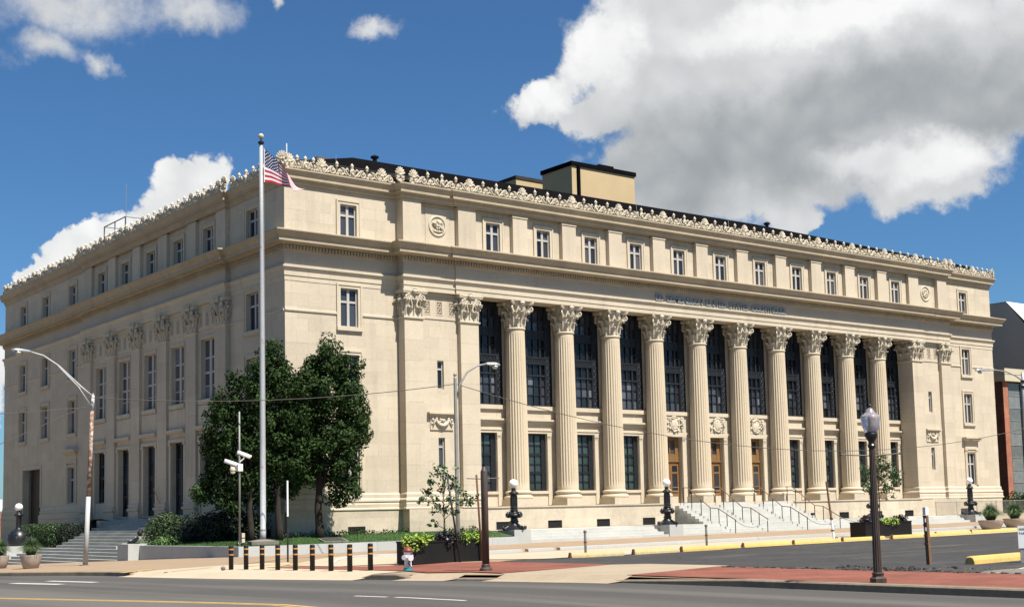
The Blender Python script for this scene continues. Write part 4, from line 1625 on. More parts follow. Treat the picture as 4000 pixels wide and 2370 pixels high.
# medallions in the end bays of the attic
def medallion(bird):
    mb = MB()
    prof = [(.46, .0), (.46, .02), (.50, .05), (.55, .06), (.59, .04), (.60, .0)]
    o = len(mb.v)
    mb.lathe(prof, (0, 0, 0), 28, cap=False)
    mb.v = [(v[0], -v[2] - .0, v[1]) for v in mb.v]
    if bird:
        mb.ball((.0, -.03, .02), .16, 10, sc=(1.7, .5, .8))
        mb.tube([(-.16, -.05, .06), (-.26, -.07, .16), (-.33, -.06, .14), (-.37, -.04, .10)], [.09, .075, .045, .01], 7)
        for k in range(6):
            a = -.2 + k * .26
            mb.tube([(.0, -.06, .06), (.02 + .16 * math.sin(a), -.09, .10 + .17 * math.cos(a)), (.06 + .34 * math.sin(a), -.05, .06 + .32 * math.cos(a))], [.05, .05, .015], 6)
        for k in range(4):
            mb.tube([(.14, -.04, -.02), (.30 + .03 * k, -.05, -.08 - .07 * k)], [.05, .02], 6)
        for k in range(2):
            mb.tube([(-.05 + .12 * k, -.04, -.08), (-.08 + .14 * k, -.05, -.26)], [.04, .025], 6)
        mb.tube([(-.34, -.03, -.24), (0, -.06, -.32), (.33, -.03, -.30)], .035, 6)
        for k in range(7):
            mb.ball((-.30 + .1 * k, -.05, -.33 + .02 * (k % 2)), .045, 6)
    else:
        for k in range(10):
            a = 2 * pi * k / 10
            mb.ball((.27 * math.cos(a), -.03, .27 * math.sin(a)), .085, 7, sc=(1, .6, 1))
        mb.ball((0, -.03, 0), .16, 10, sc=(1, .6, 1))
        for k in range(6):
            a = 2 * pi * k / 6 + .3
            mb.tube([(.1 * math.cos(a), -.06, .1 * math.sin(a)), (.38 * math.cos(a + .4), -.05, .38 * math.sin(a + .4))], [.05, .02], 6)
    me = mb.mesh('medallion', M['carved'], True)
    return me


for s, b in ((1, True), (-1, False)):
    x = 9.24 if s > 0 else 2 * XM - 9.24
    pm = MB()
    pm.box(-.80, .80, .027, .05, -1.06, .98)
    o = pm.build('medallion_panel', M['trim'], court, loc=(x, -.43, 17.53))
    put('medallion', medallion(b), o, (0, .020, 0))
    lg = MB()
    lg.box(-.86, .86, -.03, .05, -1.14, -1.065)
    lg.build('ledge', M['trim'], o)

# carved tablet with garland between the narrow windows
for s in (1, -1):
    x = 9.28 if s > 0 else 2 * XM - 9.28
    tb = MB()
    tb.box(-.76, .76, -.06, .05, -.40, .34)
    for k, (o_, a, b) in enumerate(((.06, .34, .40), (.13, .40, .46), (.20, .46, .56))):
        tb.box(-.80 - o_ * .7, .80 + o_ * .7, -.06 - o_, .05, a, b)
    t = tb.build('tablet', M['trim'], court, loc=(x, -.40, 6.66))
    gl = MB()
    for k in range(13):
        a = pi + pi * k / 12
        gl.ball((.40 * math.cos(a), -.10, .20 + .36 * math.sin(a)), .085 + .035 * math.sin(pi * k / 12), 7)
    for s2 in (-1, 1):
        gl.tube([(s2 * .40, -.09, .22), (s2 * .50, -.10, .05), (s2 * .62, -.08, -.25)], [.06, .05, .03], 6)
        gl.ball((s2 * .62, -.08, .15), .09, 7)
        gl.ball((s2 * .66, -.07, -.05), .07, 7)
    for k in range(6):
        gl.ball((rnd.uniform(-.2, .2), -.10, rnd.uniform(.05, .25)), .07, 6)
    gl.build('garland', M['carved'], t, smooth=True)

# inscription: separate raised letters on the frieze
txt = 'ED EDMONDSON UNITED STATES COURTHOUSE'
cur = bpy.data.curves.new('lettering', 'FONT')
adv = []
fnt_w = {}
xpos = 0.0
dg = None
metas = []
for ch in txt:
    if ch == ' ':
        xpos += .46
        continue
    if ch not in fnt_w:
        cu = bpy.data.curves.new('letter_' + ch, 'FONT')
        cu.body = ch
        cu.size = .575
        cu.extrude = .035
        cu.offset = .012
        to = bpy.data.objects.new('tmp', cu)
        C.objects.link(to)
        bpy.context.view_layer.update()
        me = bpy.data.meshes.new_from_object(to.evaluated_get(bpy.context.evaluated_depsgraph_get()))
        bpy.data.objects.remove(to)
        me.materials.clear()
        me.materials.append(M['letter'])
        xs_ = [v.co.x for v in me.vertices]
        fnt_w[ch] = (me, min(xs_), max(xs_))
    me, a, b = fnt_w[ch]
    metas.append((me, xpos - a))
    xpos += (b - a) + .085
bpy.data.curves.remove(cur)
ins = put('inscription', None, court, (25.4, -.80, 14.64))
kk = 12.1 / (xpos - .085)
for me, x in metas:
    o = put('letter', me, ins, (x * kk, 0, 0))
    o.rotation_euler = (pi / 2, 0, 0)


# portico windows and doors ---------------------------------------------
def iron_extra(mb):
    # ornamental cast side panels and bands
    for s in (-1, 1):
        for k in range(14):
            z = .2 + k * .40
            mb.tube([(s * 1.10 + .09 * math.cos(a), -.09, z + .13 * math.sin(a)) for a in [2 * pi * q / 8 for q in range(9)]], .018, 4, cap=False)
            mb.box(s * 1.10 - .03, s * 1.10 + .03, -.10, -.07, z - .03, z + .03)
        mb.box(s * .905 - .02, s * .905 + .02, -.11, -.06, 0, 5.9)
        mb.box(s * 1.32 - .03, s * 1.32 + .03, -.11, -.06, 0, 5.9)
    for k in range(8):
        x = -.78 + k * .223
        mb.tube([(x + .08 * math.cos(a), -.09, 2.70 + .08 * math.sin(a)) for a in [2 * pi * q / 8 for q in range(9)]], .018, 4, cap=False)
    for z in (1.80, 2.52, 2.88, 4.02, 4.45):
        mb.box(-.90, .90, -.12, -.06, z - .03, z + .04)


IX = [(-.84, -.56), (-.44, -.02), (.02, .44), (.56, .84)]
IZ = [(.08, .66), (.70, 1.22), (1.26, 1.74), (1.88, 2.46), (2.94, 3.42), (3.48, 3.96), (4.50, 5.05), (5.10, 5.6)]
LX = [(-.46, -.02), (.02, .46)]
LZ = [(.10, .52), (.56, 1.00), (1.14, 1.55), (1.59, 2.05), (2.20, 2.66), (2.70, 3.22)]


def door_extra(mb):
    mb.box(-.44, .44, -.13, -.06, 2.72, 2.80)
    mb.box(-.66, .66, -.12, -.06, 3.02, 3.08)
    mb.box(-.10, .50, -.10, -.07, .62, .66)


for i, x in enumerate(BAYX):
    o = grid_window('front', x, 7.86, -.80, IX, IZ, 'iron', M['blueiron'], M['glass'], depth=.08, outer=(-WIN_HW, WIN_HW, 0, 6.5),
                    alt=M['glassblind'], altp=.25, extra=iron_extra)
    tr = MB()
    # sill, spandrel panel, small cornice, lintel and jambs of the bay
    x0, x1 = x - 1.42, x + 1.42
    fbox(tr, 'front', x0, x1, -.65, -.52, 7.62, 7.86)
    if i in (4, 5, 6):
        fbox(tr, 'front', x0, x1, -.65, -.56, 6.42, 6.55)
        fbox(tr, 'front', x - LOW_HW - .36, x + LOW_HW + .36, -.65, -.54, 6.27, 6.42)
    else:
        fbox(tr, 'front', x0, x1, -.65, -.42, 6.98, 7.08)
        fbox(tr, 'front', x0, x1, -.65, -.48, 6.88, 6.98)
        fbox(tr, 'front', x0, x1, -.65, -.54, 6.80, 6.88)
        fbox(tr, 'front', x - LOW_HW - .36, x + LOW_HW + .36, -.65, -.57, 6.27, 6.42)
        fbox(tr, 'front', x - LOW_HW - .36, x + LOW_HW + .36, -.65, -.53, 6.42, 6.47)
        fbox(tr, 'front', x - LOW_HW - .05, x + LOW_HW + .05, -.66, -.56, 2.76, 2.92)
    for s in (-1, 1):
        a, b = sorted((x + s * (LOW_HW + .02), x + s * (LOW_HW + .27)))
        fbox(tr, 'front', a, b, -.65, -.59, 2.10, 6.10)
        a, b = sorted((x + s * (LOW_HW - .02), x + s * (LOW_HW + .31)))
        fbox(tr, 'front', a, b, -.65, -.55, 6.10, 6.265)
        fbox(tr, 'front', a, b, -.65, -.57, 6.00, 6.05)
    tr.build('bay_trim', M['trim'], court)
    if i in (4, 5, 6):
        dx = [(-.50, -.06), (.0, .50)]
        d = grid_window('front', x, 2.06, -1.02, [(-.46, -.05), (.05, .46)], [(3.14, 4.02)], ('transom',), M['door'], M['glass'], depth=.07,
                        outer=(-LOW_HW, LOW_HW, 2.62, 4.22), name='door_frame', extra=None)
        leaf = MB()
        leaf.box(-LOW_HW, LOW_HW, -.05, .03, 0, 2.62)
        leaf.box(-.02, .02, -.07, -.05, 0, 2.62)
        for s in (-1, 1):
            leaf.box(min(s * .74, s * LOW_HW), max(s * .74, s * LOW_HW), -.12, -.05, 0, 2.7)
        leaf.box(-LOW_HW, LOW_HW, -.13, .0, 2.62, 2.74)
        lf = leaf.build('door', M['door'], court, loc=(x, 1.02, 2.06))
        for s in (-1, 1):
            c = s * .38
            put('pane', unit_box(M['glass']), lf, (c, -.062, 1.36), scale=(.44, .02, 1.05))
            put('pane', unit_box(M['glass']), lf, (c, -.062, 2.20), scale=(.44, .02, .36))
            hd = MB()
            hd.box(c - .25, c + .25, -.12, -.09, .98, 1.02)
            hd.box(c - .25, c + .25, -.12, -.09, .74, .78)
            hd.build('push_bar', M['grey'], lf)
        # carved shield over the door
        cv = MB()
        cv.box(-1.0, 1.0, .0, .06, -.50, .52)
        rn = random.Random(30 + i)
        sx = .12 if i != 5 else .25
        cv.ball((sx, -.02, 0), .34, 14, sc=(1.0, .35, 1.25))
        cv.tube([(sx + .40 * math.cos(a), -.05, .02 + .46 * math.sin(a)) for a in [2 * pi * q / 18 for q in range(19)]], .05, 6, cap=False)
        for k in range(26):
            a = rn.uniform(0, 2 * pi)
            rr = rn.uniform(.35, .85)
            px, pz = rr * math.cos(a) * 1.05, rr * math.sin(a) * .52
            b_ = a + rn.uniform(.4, 1.3)
            cv.tube([(px, -.03, pz), (px + .12 * math.cos(b_), -.10, pz + .10 * math.sin(b_)), (px + .2 * math.cos(b_ + .7), -.03, pz + .17 * math.sin(b_ + .7))], [.05, .065, .02], 6)
        for s in (-1, 1):
            cv.tube([(s * .72, -.03, -.42), (s * .80, -.10, -.1), (s * .66, -.10, .22), (s * .78, -.05, .44)], [.04, .08, .08, .04], 7)
            cv.ball((s * .70, -.08, .36), .10, 8)
        cv.build('door_relief', M['carved'], court, loc=(x, .58, 7.08))
    else:
        o = grid_window('front', x, 2.92, -.86, LX, LZ, 'low', M['bronze'], M['glassgreen'], depth=.07, outer=(-LOW_HW, LOW_HW, 0, 3.35), alt=M['glass'], altp=.3)
        bl = MB()
        bl.box(-.46, .46, -.012, .0, 2.10, 2.145)
        bl.build('blind_rail', M['blind'], o)

# cresting ---------------------------------------------------------------
ZC = 19.54


def scroll_mesh(mir):
    mb = MB()
    pts = []
    for i in range(19):
        t = i / 18
        a = pi * 0.5 + (1 - t) * 2 * pi * 1.18
        rr = .055 + .150 * t
        pts.append((.665 + rr * math.cos(a), .225 + rr * math.sin(a)))
    pts += [(.56, .425), (.45, .36), (.36, .25), (.27, .14), (.16, .075), (.07, .11), (.04, .19), (.08, .25), (.14, .22)]
    P = [((1 if not mir else -1) * p[0] + (0 if not mir else .915), -.02, p[1]) for p in pts]
    mb.tube(P, [.030] * 2 + [.040] * 15 + [.052] * 6 + [.046] * 3 + [.03, .022], 6, flat=1.35)
    q = (lambda x: x if not mir else .915 - x)
    a, b = sorted((q(.0), q(.915)))
    mb.box(a, b, .0, .10, -.02, .05)
    mb.lathe([(.20, -.0), (.20, .04)], (0, 0, 0), 14)
    for i in range(len(mb.v) - 28, len(mb.v)):
        v = mb.v[i]
        mb.v[i] = (q(.665) + v[0], .01 + v[2], .225 + v[1])
    mb.ball((q(.665), -.03, .225), .055, 7)
    mb.tube([(q(.43), .0, .28), (q(.35), -.02, .40), (q(.26), 0, .43), (q(.20), 0, .36), (q(.24), 0, .30)], [.03, .045, .045, .035, .02], 6)
    mb.tube([(q(.30), .0, .08), (q(.42), -.02, .13), (q(.47), 0, .22)], [.05, .05, .02], 6)
    mb.ball((q(.30), 0, .46), .045, 6)
    mb.ball((q(.885), -.04, .07), .075, 6)
    return mb.mesh('cresting_scroll', M['carved'])


def shell_mesh(big=False):
    mb = MB()
    mb.box(-.25, .25, -.06, .10, .22, .29)
    mb.ball((0, -.03, .33), .10, 8)
    fan = []
    for k in range(15):
        a = R(-80 + k * 160 / 14)
        L_ = .43 + .03 * math.cos(a * 2)
        fan.append((L_ * .66 * math.sin(a), .30 + L_ * math.cos(a) * .98))
    n = len(fan)
    vs = [(x, .0, z) for x, z in fan] + [(x, .09, z) for x, z in fan] + [(0, 0, .28), (0, .09, .28)]
    fs = [(i, i + 1, i + 1 + n, i + n) for i in range(n - 1)] + [(2 * n, i + 1, i) for i in range(n - 1)] + [(2 * n + 1, n + i, n + i + 1) for i in range(n - 1)]
    mb.add(vs, fs)
    for k in range(7):
        a = R(-66 + k * 132 / 6)
        tip = (.44 * .68 * math.sin(a), -.01, .30 + .44 * math.cos(a))
        mb.tube([(0, -.01, .30), (tip[0] * .55, -.035, .30 + (tip[2] - .30) * .55), tip], [.022, .045, .050], 6)
        mb.ball((tip[0], -.005, tip[2]), .052, 6)
    for s in (-1, 1):
        mb.tube([(s * .05, -.02, .20), (s * .17, -.03, .17), (s * .24, -.02, .09), (s * .17, -.02, .04), (s * .12, -.02, .10)], [.04, .045, .045, .04, .02], 6)
    mb.box(-.14, .14, -.02, .08, 0, .24)
    return mb.mesh('antefix_shell', M['carved'])


def finial_mesh(cart):
    mb = MB()
    mb.lathe([(.035, .0), (.035, .44), (.085, .47), (.085, .50), (.04, .53), (.095, .58), (.10, .64), (.05, .72), (.005, .78)], (0, 0, 0), 8)
    if cart:
        mb.ball((0, -.05, .24), .20, 12, sc=(.85, .35, 1.15))
        mb.tube([(.10 * math.cos(a), -.12, .25 + .12 * math.sin(a)) for a in [2 * pi * q / 10 for q in range(9)]], .03, 5)
    return mb.mesh('finial', M['carved'], True)


scA, scB, shl, fnA, fnB = scroll_mesh(False), scroll_mesh(True), shell_mesh(), finial_mesh(False), finial_mesh(True)


def cresting(p0, p1, shells, first, off):
    """run of cresting along a facade edge from p0 to p1 (plan); shells: distances of the shells along the run"""
    p0, p1 = Vector(p0), Vector(p1)
    L_ = (p1 - p0).length
    d = (p1 - p0) / L_
    rz = math.atan2(d.y, d.x)

    def at(s):
        q = p0 + d * s
        return (q.x, q.y, ZC)
    for a, b in zip(shells, shells[1:]):
        n = 4
        w = (b - a) / n
        for k in range(n):
            s0 = a + k * w
            o = put('cresting_scroll', scA if k % 2 == 0 else scB, court, at(s0), rz)
            o.scale = (w / .915, 1, 1)
            if k:
                put('finial', fnB if k == 2 else fnA, court, at(s0), rz)
    for s in shells:
        put('antefix_shell', shl, court, at(s), rz)


yo = .26
cresting((.3, -yo), (6.6, -yo), [-.15, 1.75, 5.45], None, 0)
e1 = MB()
sh0 = 7.22
xs0 = [sh0 + 3.627 * k for k in range(15)]
span = 2 * XM - 7.22 - 7.22
stepf = span / 13.0
xs0 = [7.30 + (2 * XM - 14.60) * k / 13.0 for k in range(14)]
cresting((0, -.74 - yo), (63, -.74 - yo), [xs0[0] - 0.0] + xs0[1:], None, 0)
cresting((0, -yo), (63.6, -yo), [57.6, 60.9, 63.6], None, 0)
for xx in (6.50, 2 * XM - 6.50):
    put('antefix_shell', shl, court, (xx, -.66 - yo, ZC + .05))
put('antefix_shell', shl, court, (-yo, -yo, ZC + .08), -pi / 4)
put('antefix_shell', shl, court, (63.7, -yo, ZC + .05), pi / 5)
put('cresting_scroll', scA, court, (5.62, -yo, ZC))
# along the left front the run goes from the far end towards the corner
cresting((-yo, 45.6), (-yo, 28.4), [.2 + 3.42 * k for k in range(6)][:6], None, 0)
cresting((-.28 - yo, 28.0), (-.28 - yo, 6.3), [.3 + (21.1) * k / 6 for k in range(7)], None, 0)
cresting((-yo, 6.0), (-yo, 0), [.6, 3.9], None, 0)
for k in range(3):
    put('cresting_scroll', scA if k % 2 else scB, court, (-yo, 2.1 - .95 * k + .0, ZC), -pi / 2)
    put('finial', fnA, court, (-yo, 2.1 - .95 * k, ZC), -pi / 2)
for yy in (28.35, 5.9):
    put('antefix_shell', shl, court, (-.28 - yo, yy, ZC + .06), -pi / 2)

# roof --------------------------------------------------------------------
rf = MB()
outer_ = [(.35, 45.5), (.35, .30), (31, .30), (63.1, .30), (63.1, 45.5)]
crest = [(1.1, 45.0, 20.35), (1.15, 1.30, 20.42), (4.8, 1.15, 21.10), (37, 1.05, 21.15), (62.6, 1.0, 20.62), (62.6, 45.0, 20.6)]
rf.add([(.45, 45.5, 19.5), (.45, .30, 19.6), (4.8, .30, 19.6), (37, .30, 19.6), (63.0, .30, 19.6), (63.0, 45.5, 19.5)] + crest,
       [(0, 1, 7, 6), (1, 2, 8, 7), (2, 3, 9, 8), (3, 4, 10, 9), (4, 5, 11, 10)])
rf.add(crest, [(0, 1, 2, 3, 4, 5)])
rfo = rf.build('roof', M['roof'], court)
rb = MB()
rb.add([(.50, .27, 19.62), (24, .27, 19.62), (24, .62, 20.1), (6, .66, 20.28), (.95, .9, 20.25)], [(0, 1, 2, 3, 4)])
rb.build('roof_slope', M['roofbrown'], rfo)
for z, y in ((20.33, .50), (20.22, .36)):
    sg = MB()
    sg.tube([(.9, y + .3, z + .05), (1.6, y, z), (8, y, z), (16, y, z - .02), (30, y, z - .05), (45, y, z - .1), (62, y, z - .22)], .025, 5)
    sg.build('snow_rail', M['darkmetal'], rfo)
for x in (3.1, 8.9, 16.6, 24.8, 33.2, 41.5, 49.5):
    lr = MB()
    lr.tube([(x, .0, 19.9), (x, .05, 20.75)], .018, 5)
    lr.build('lightning_rod', M['grey'], rfo)
lr = MB()
lr.tube([(.35, .35, 19.9), (.35, .35, 21.0)], .03, 5)
lr.build('lightning_rod', M['white'], rfo)
vp = MB()
vp.lathe([(.12, 0), (.12, .30), (.22, .34), (.24, .42), (.10, .50), (.01, .52)], (0, 0, 0), 10)
vpm = vp.mesh('roof_vent', M['black'])
put('roof_vent', vpm, rfo, (6.3, 1.3, 20.98))
put('roof_vent', vpm, rfo, (38.6, 1.4, 21.05))
hp = MB()
hp.hexa([(4.4, 5.4, 21.0), (7.4, 5.4, 21.0), (7.4, 9, 21.0), (4.4, 9, 21.0)], [(5.5, 6.2, 22.45), (6.9, 6.2, 22.45), (6.9, 8.2, 22.45), (5.5, 8.2, 22.45)])
hp.build('skylight', M['darkmetal'], rfo)
# brick penthouses
pe = MB()
pe.box(28.1, 34.15, 10, 13.3, 21, 26.05)
pho = pe.build('penthouse', M['yellowbrick'], court)
pc = MB()
pc.box(28.0, 34.25, 9.9, 13.4, 26.05, 26.35)
pc.box(31.0, 32.4, 10.3, 11.4, 26.35, 26.62)
pc.box(28.55, 28.75, 9.82, 9.99, 21, 26.05)
pc.build('coping', M['roof'], pho)
pe2 = MB()
pe2.box(27.0, 33, 15, 18.6, 21, 26.0)
pho2 = pe2.build('penthouse', M['yellowbrick'], court)
pc2 = MB()
pc2.box(26.95, 33.05, 14.95, 18.65, 26.0, 26.25)
pc2.build('coping', M['roofbrown'], pho2)
# roof hatch railing at the left
rl = MB()
for (x, y) in ((4, 35.6), (4, 33.5), (4, 31.5), (4.0, 35.61), (8, 31.5), (8, 35.6), (6, 31.5)):
    rl.bar((x, y, 20.3), (x, y, 23.6), .07)
for z in (23.6, 22.8):
    rl.bar((4, 35.6, z), (4, 31.5, z), .06)
    rl.bar((4, 31.5, z), (8, 31.5, z), .06)
    rl.bar((4, 35.6, z), (8, 35.6, z), .06)
rl.build('roof_railing', M['grey'], rfo)
rl = MB()
rl.tube([(4.0, 31.4, 20.3), (4.0, 31.4, 26.0)], .025, 5)
rl.build('lightning_rod', M['grey'], rfo)

# front steps --------------------------------------------------------------
fs_ = thing('front_steps', 'broad pale granite steps rising from the tan walk to the bronze front doors', 'steps', (XM, -3, .1))
fs_.location = (0, 0, 0)
TZ = .75
gz0 = lambda x: frontz(x, -4.5)
RISE = (TZ - .12) / 4


def step_row(x0, x1, y0, y1, z0, z1, n, mname='granite'):
    """one tread course built of separate stones"""
    w = (x1 - x0) / n
    for i in range(n):
        put('step_stone', unit_box(M[mname]), fs_, (x0 + w * (i + .5), (y0 + y1) / 2, (z0 + z1) / 2), scale=(w - .008, y1 - y0, z1 - z0))


PED = [11.0, 22.2, 2 * XM - 22.2, 2 * XM - 11.0]
runs = [(PED[0] + .55, PED[1] - .55), (PED[1] + .55, PED[2] - .55), (PED[2] + .55, PED[3] - .55)]
for x0, x1 in runs:
    nst = max(4, int((x1 - x0) / 1.9))
    for k in range(4):
        y0 = -5.1 + .38 * k
        step_row(x0, x1, y0, -1.0 if k == 3 else y0 + 1.3, -.05, .75 - RISE * (3 - k), nst + (k % 2))
for x in PED:
    pass
# upper flight
for k in range(8):
    zt = TZ + .163 * (k + 1)
    y0 = -3.25 + .33 * k
    if y0 < -.95:
        step_row(26.35, 37.1, y0, -.5, TZ, zt, 6 + k % 2)
    else:
        for b in (4, 5, 6):
            step_row(BAYX[b] - 1.08, BAYX[b] + 1.08, y0, 1.0, TZ, zt, 2)
for xa, xb in ((26.0, BAYX[4] - 1.09), (BAYX[4] + 1.09, BAYX[5] - 1.09), (BAYX[5] + 1.09, BAYX[6] - 1.09), (BAYX[6] + 1.09, 37.45)):
    cb = MB()
    cb.box(xa, xb, -.90, .9, .70, 2.058)
    cb.build('step_cheek', M['plinth'], court)
# handrails
for i, x in enumerate((27.15, 30.0, 33.7, 36.9)):
    lab = ['black handrail on the front steps nearest the left lamp standard', 'second black handrail from the left on the front steps',
           'third black handrail from the left on the front steps', 'rightmost black handrail on the front steps'][i]
    hr = thing('handrail', lab, 'handrail', (x, -3.45, TZ), 0, 'handrails on the front steps')
    pl = [(0, 2.6, 2.22), (0, 2.0, 2.22), (0, .15, 1.0), (0, -.55, .92), (0, -1.55, .45), (0, -1.9, .33)]
    rb_ = MB()
    rb_.tube([(0, 2.75, 2.24), (0, 2.2, 2.24), (0, .35, .97), (0, -.35, .90), (0, -1.5, .30), (0, -1.72, .20)], .028, 6)
    rb_.build('rail', M['wood'], hr)
    for y, zb, ztp in ((2.6, 1.27, 2.22), (1.9, .9, 2.05), (1.1, .5, 1.47), (.35, .14, .98), (-.35, 0, .90), (-1.0, -.17, .60), (-1.66, -.62, .22)):
        pb = MB()
        pb.tube([(0, y, zb), (0, y, ztp)], .026, 6)
        pb.build('post', M['iron'], hr)
for i, (xa, xb) in enumerate(((27.15, 30.0), (33.7, 36.9), (36.9, 42.6))):
    ch = MB()
    n = 12
    ch.tube([(xa + (xb - xa) * t / n, -5.15, .92 - .42 * (1 - (2 * t / n - 1) ** 2)) for t in range(n + 1)], .02, 5)
    o = ch.build('chain', M['grey'])
    o['label'] = ['sagging chain between the two left handrails of the front steps', 'sagging chain between the two right handrails of the front steps', 'sagging chain running from the right handrail to the planter'][i]
    o['category'] = 'chain'
    o['group'] = 'chains closing the front steps'

# left steps ---------------------------------------------------------------
ls_ = thing('side_steps', 'worn grey granite steps climbing to the black side doors on the shaded front', 'steps', (0, 0, 0))


def lrow(y0, y1, x0, x1, z0, z1, n):
    w = (y1 - y0) / n
    for i in range(n):
        put('step_stone', unit_box(M['old_granite']), ls_, ((x0 + x1) / 2, y0 + w * (i + .5), (z0 + z1) / 2), scale=(x1 - x0, w - .008, z1 - z0))


lt = MB()
lt.box(-.9, .35, 11.9, 21.7, .3, 1.85)
lt.build('landing', M['old_granite'], ls_)
for k in range(1, 16):
    x1, x0 = -.9 - .36 * (k - 1), -.9 - .36 * k
    zt = 1.85 - .165 * k
    y0, y1 = (11.9, 21.6) if k < 10 else (7.0, 25.8)
    if k == 15:
        y1 = 27.4
    lrow(y0, y1, x0, -.9 if k < 10 else -4.0, -1.2, zt, 5 + k % 2)
for bx_ in ((-2.1, -.3, 11.35, 11.88, -.2, 1.88), (-1.5, -.3, 21.62, 22.0, -.9, 1.80)):
    cw = MB()
    cw.box(*bx_)
    cw.build('cheek_wall', M['stone'], ls_)
# retaining wall round the lawn -------------------------------------------
rw = thing('retaining_wall', 'low grey stone retaining wall around the lawn at the building corner', 'wall', (0, 0, 0))


def wall_run(p0, p1, n, t, topz, zf, cap=False):
    p0, p1 = Vector(p0), Vector(p1)
    d = (p1 - p0) / n
    u = d.normalized()
    nn = Vector((-u.y, u.x)) * t
    for i in range(n):
        a, b = p0 + d * i + u * .004, p0 + d * (i + 1) - u * .004
        mb = MB()
        za = min(zf(a.x, a.y), zf(b.x, b.y)) - .25
        mb.hexa([(a.x, a.y, za), (b.x, b.y, za), (b.x + nn.x, b.y + nn.y, za), (a.x + nn.x, a.y + nn.y, za)],
                [(a.x, a.y, topz), (b.x, b.y, topz), (b.x + nn.x, b.y + nn.y, topz), (a.x + nn.x, a.y + nn.y, topz)])
        mb.build('wall_stone', M['wallstone'], rw)


wall_run((-5.35, 5.6), (-5.35, -5.6), 7, .30, .475, Z)
wall_run((-5.04, -5.6), (10.4, -5.6), 9, .30, .47, Z)
mb = MB()
mb.box(-5.95, -4.9, 5.62, 7.05, -.75, .56)
mb.build('end_block', M['wallstone'], rw)

# cast iron lamp standards on granite pedestals -----------------------------
pm_ = MB()
pm_.box(-.55, .55, -.70, .70, -.35, .80)
pedm = pm_.mesh('pedestal', M['wallstone'])


def lamp_mesh_iron():
    mb = MB()
    mb.lathe([(.62, .0), (.60, .06), (.44, .13), (.30, .24), (.22, .34), (.21, .40), (.245, .42), (.245, .46), (.20, .48), (.19, .60), (.22, .64), (.30, .67), (.40, .71), (.44, .77), (.41, .84), (.31, .89), (.22, .92),
              (.19, .96), (.23, 1.00), (.23, 1.03), (.18, 1.06), (.19, 1.16), (.215, 1.18), (.18, 1.21), (.172, 1.40), (.165, 1.80), (.20, 1.83), (.25, 1.86), (.265, 1.92), (.22, 1.97), (.165, 2.0), (.115, 2.05), (.11, 2.09), (.14, 2.14), (.145, 2.17)], (0, 0, 0), 20)
    for k in range(12):
        a = 2 * pi * k / 12
        mb.bar((.178 * math.cos(a), .178 * math.sin(a), 1.24), (.168 * math.cos(a), .168 * math.sin(a), 1.79), .03)
    return mb.mesh('standard', M['iron'])


def foot_mesh():
    mb = MB()
    mb.tube([(.30, 0, .22), (.44, 0, .15), (.56, 0, .09), (.66, 0, .06), (.74, 0, .08), (.75, 0, .15), (.69, 0, .17)], [.08, .09, .09, .09, .08, .07, .05], 8)
    mb.box(.25, .70, -.10, .10, 0, .05)
    return mb.mesh('scroll_foot', M['iron'], True)


def bracket_mesh():
    mb = MB()
    mb.tube([(.30, 0, .88), (.40, 0, .87), (.47, 0, .80), (.46, 0, .71), (.39, 0, .67), (.36, 0, .73)], [.08, .09, .09, .08, .06, .04], 8)
    mb.ball((.44, 0, .78), .09, 8)
    return mb.mesh('scroll_bracket', M['iron'], True)


im, fm_, bm_ = lamp_mesh_iron(), foot_mesh(), bracket_mesh()
gl_ = MB()
gl_.ball((0, 0, 2.41), .240, 20)
glm = gl_.mesh('globe', M['globe'], True)
LABL = ['black cast iron globe lamp standard on the pedestal nearest the lawn', 'black cast iron globe lamp standard at the left of the front steps',
        'black cast iron globe lamp standard mostly hidden behind the brown street lamp', 'black cast iron globe lamp standard in front of the metal barrier at the far right']
for i, x in enumerate(PED):
    px = x + (.0, 0, 0, 0)[i]
    p = put('pedestal', pedm, None, (px, -4.45, .0))
    p['label'] = ['pale granite pedestal where the lawn wall meets the low terrace steps', 'pale granite pedestal at the left end of the main front steps',
                  'granite pedestal behind the right planter box', 'pale granite pedestal beside the metal barrier'][i]
    p['category'] = 'pedestal'
    p['group'] = 'lamp pedestals along the front'
    t = thing('lamp_standard', LABL[i], 'lamp', (px, -4.45, .80), 0, 'globe lamp standards along the front')
    put('standard', im, t)
    put('globe', glm, t)
    for k in range(4):
        put('scroll_foot', fm_, t, (0, 0, 0), k * pi / 2)
        put('scroll_bracket', bm_, t, (0, 0, 0), k * pi / 2)
pb = MB()
pb.box(-.85, .85, -.75, .75, -.55, 1.12)
pb.box(-1.0, 1.0, -1.6, .9, -.75, -.42)
p = pb.build('pedestal', M['wallstone'], None, loc=(-5.0, 26.4, -.80))
p['label'] = 'granite pedestal at the left end of the worn side steps'
p['category'] = 'pedestal'
t = thing('lamp_standard', 'black globe lamp standard with a rounded dome base beside the side steps', 'lamp', (-4.9, 26.4, .32))
mb = MB()
mb.lathe([(.60, .0), (.66, .10), (.69, .36), (.64, .64), (.50, .88), (.33, 1.01), (.22, 1.06), (.19, 1.12), (.17, 1.20), (.165, 1.82), (.19, 1.86), (.27, 1.90), (.29, 1.98), (.22, 2.03), (.15, 2.06), (.11, 2.14), (.13, 2.20)], (0, 0, 0), 20)
mb.build('standard', M['iron'], t, smooth=True)
mb = MB()
mb.ball((0, 0, 2.44), .25, 20)
mb.build('globe', M['globe'], t, smooth=True)
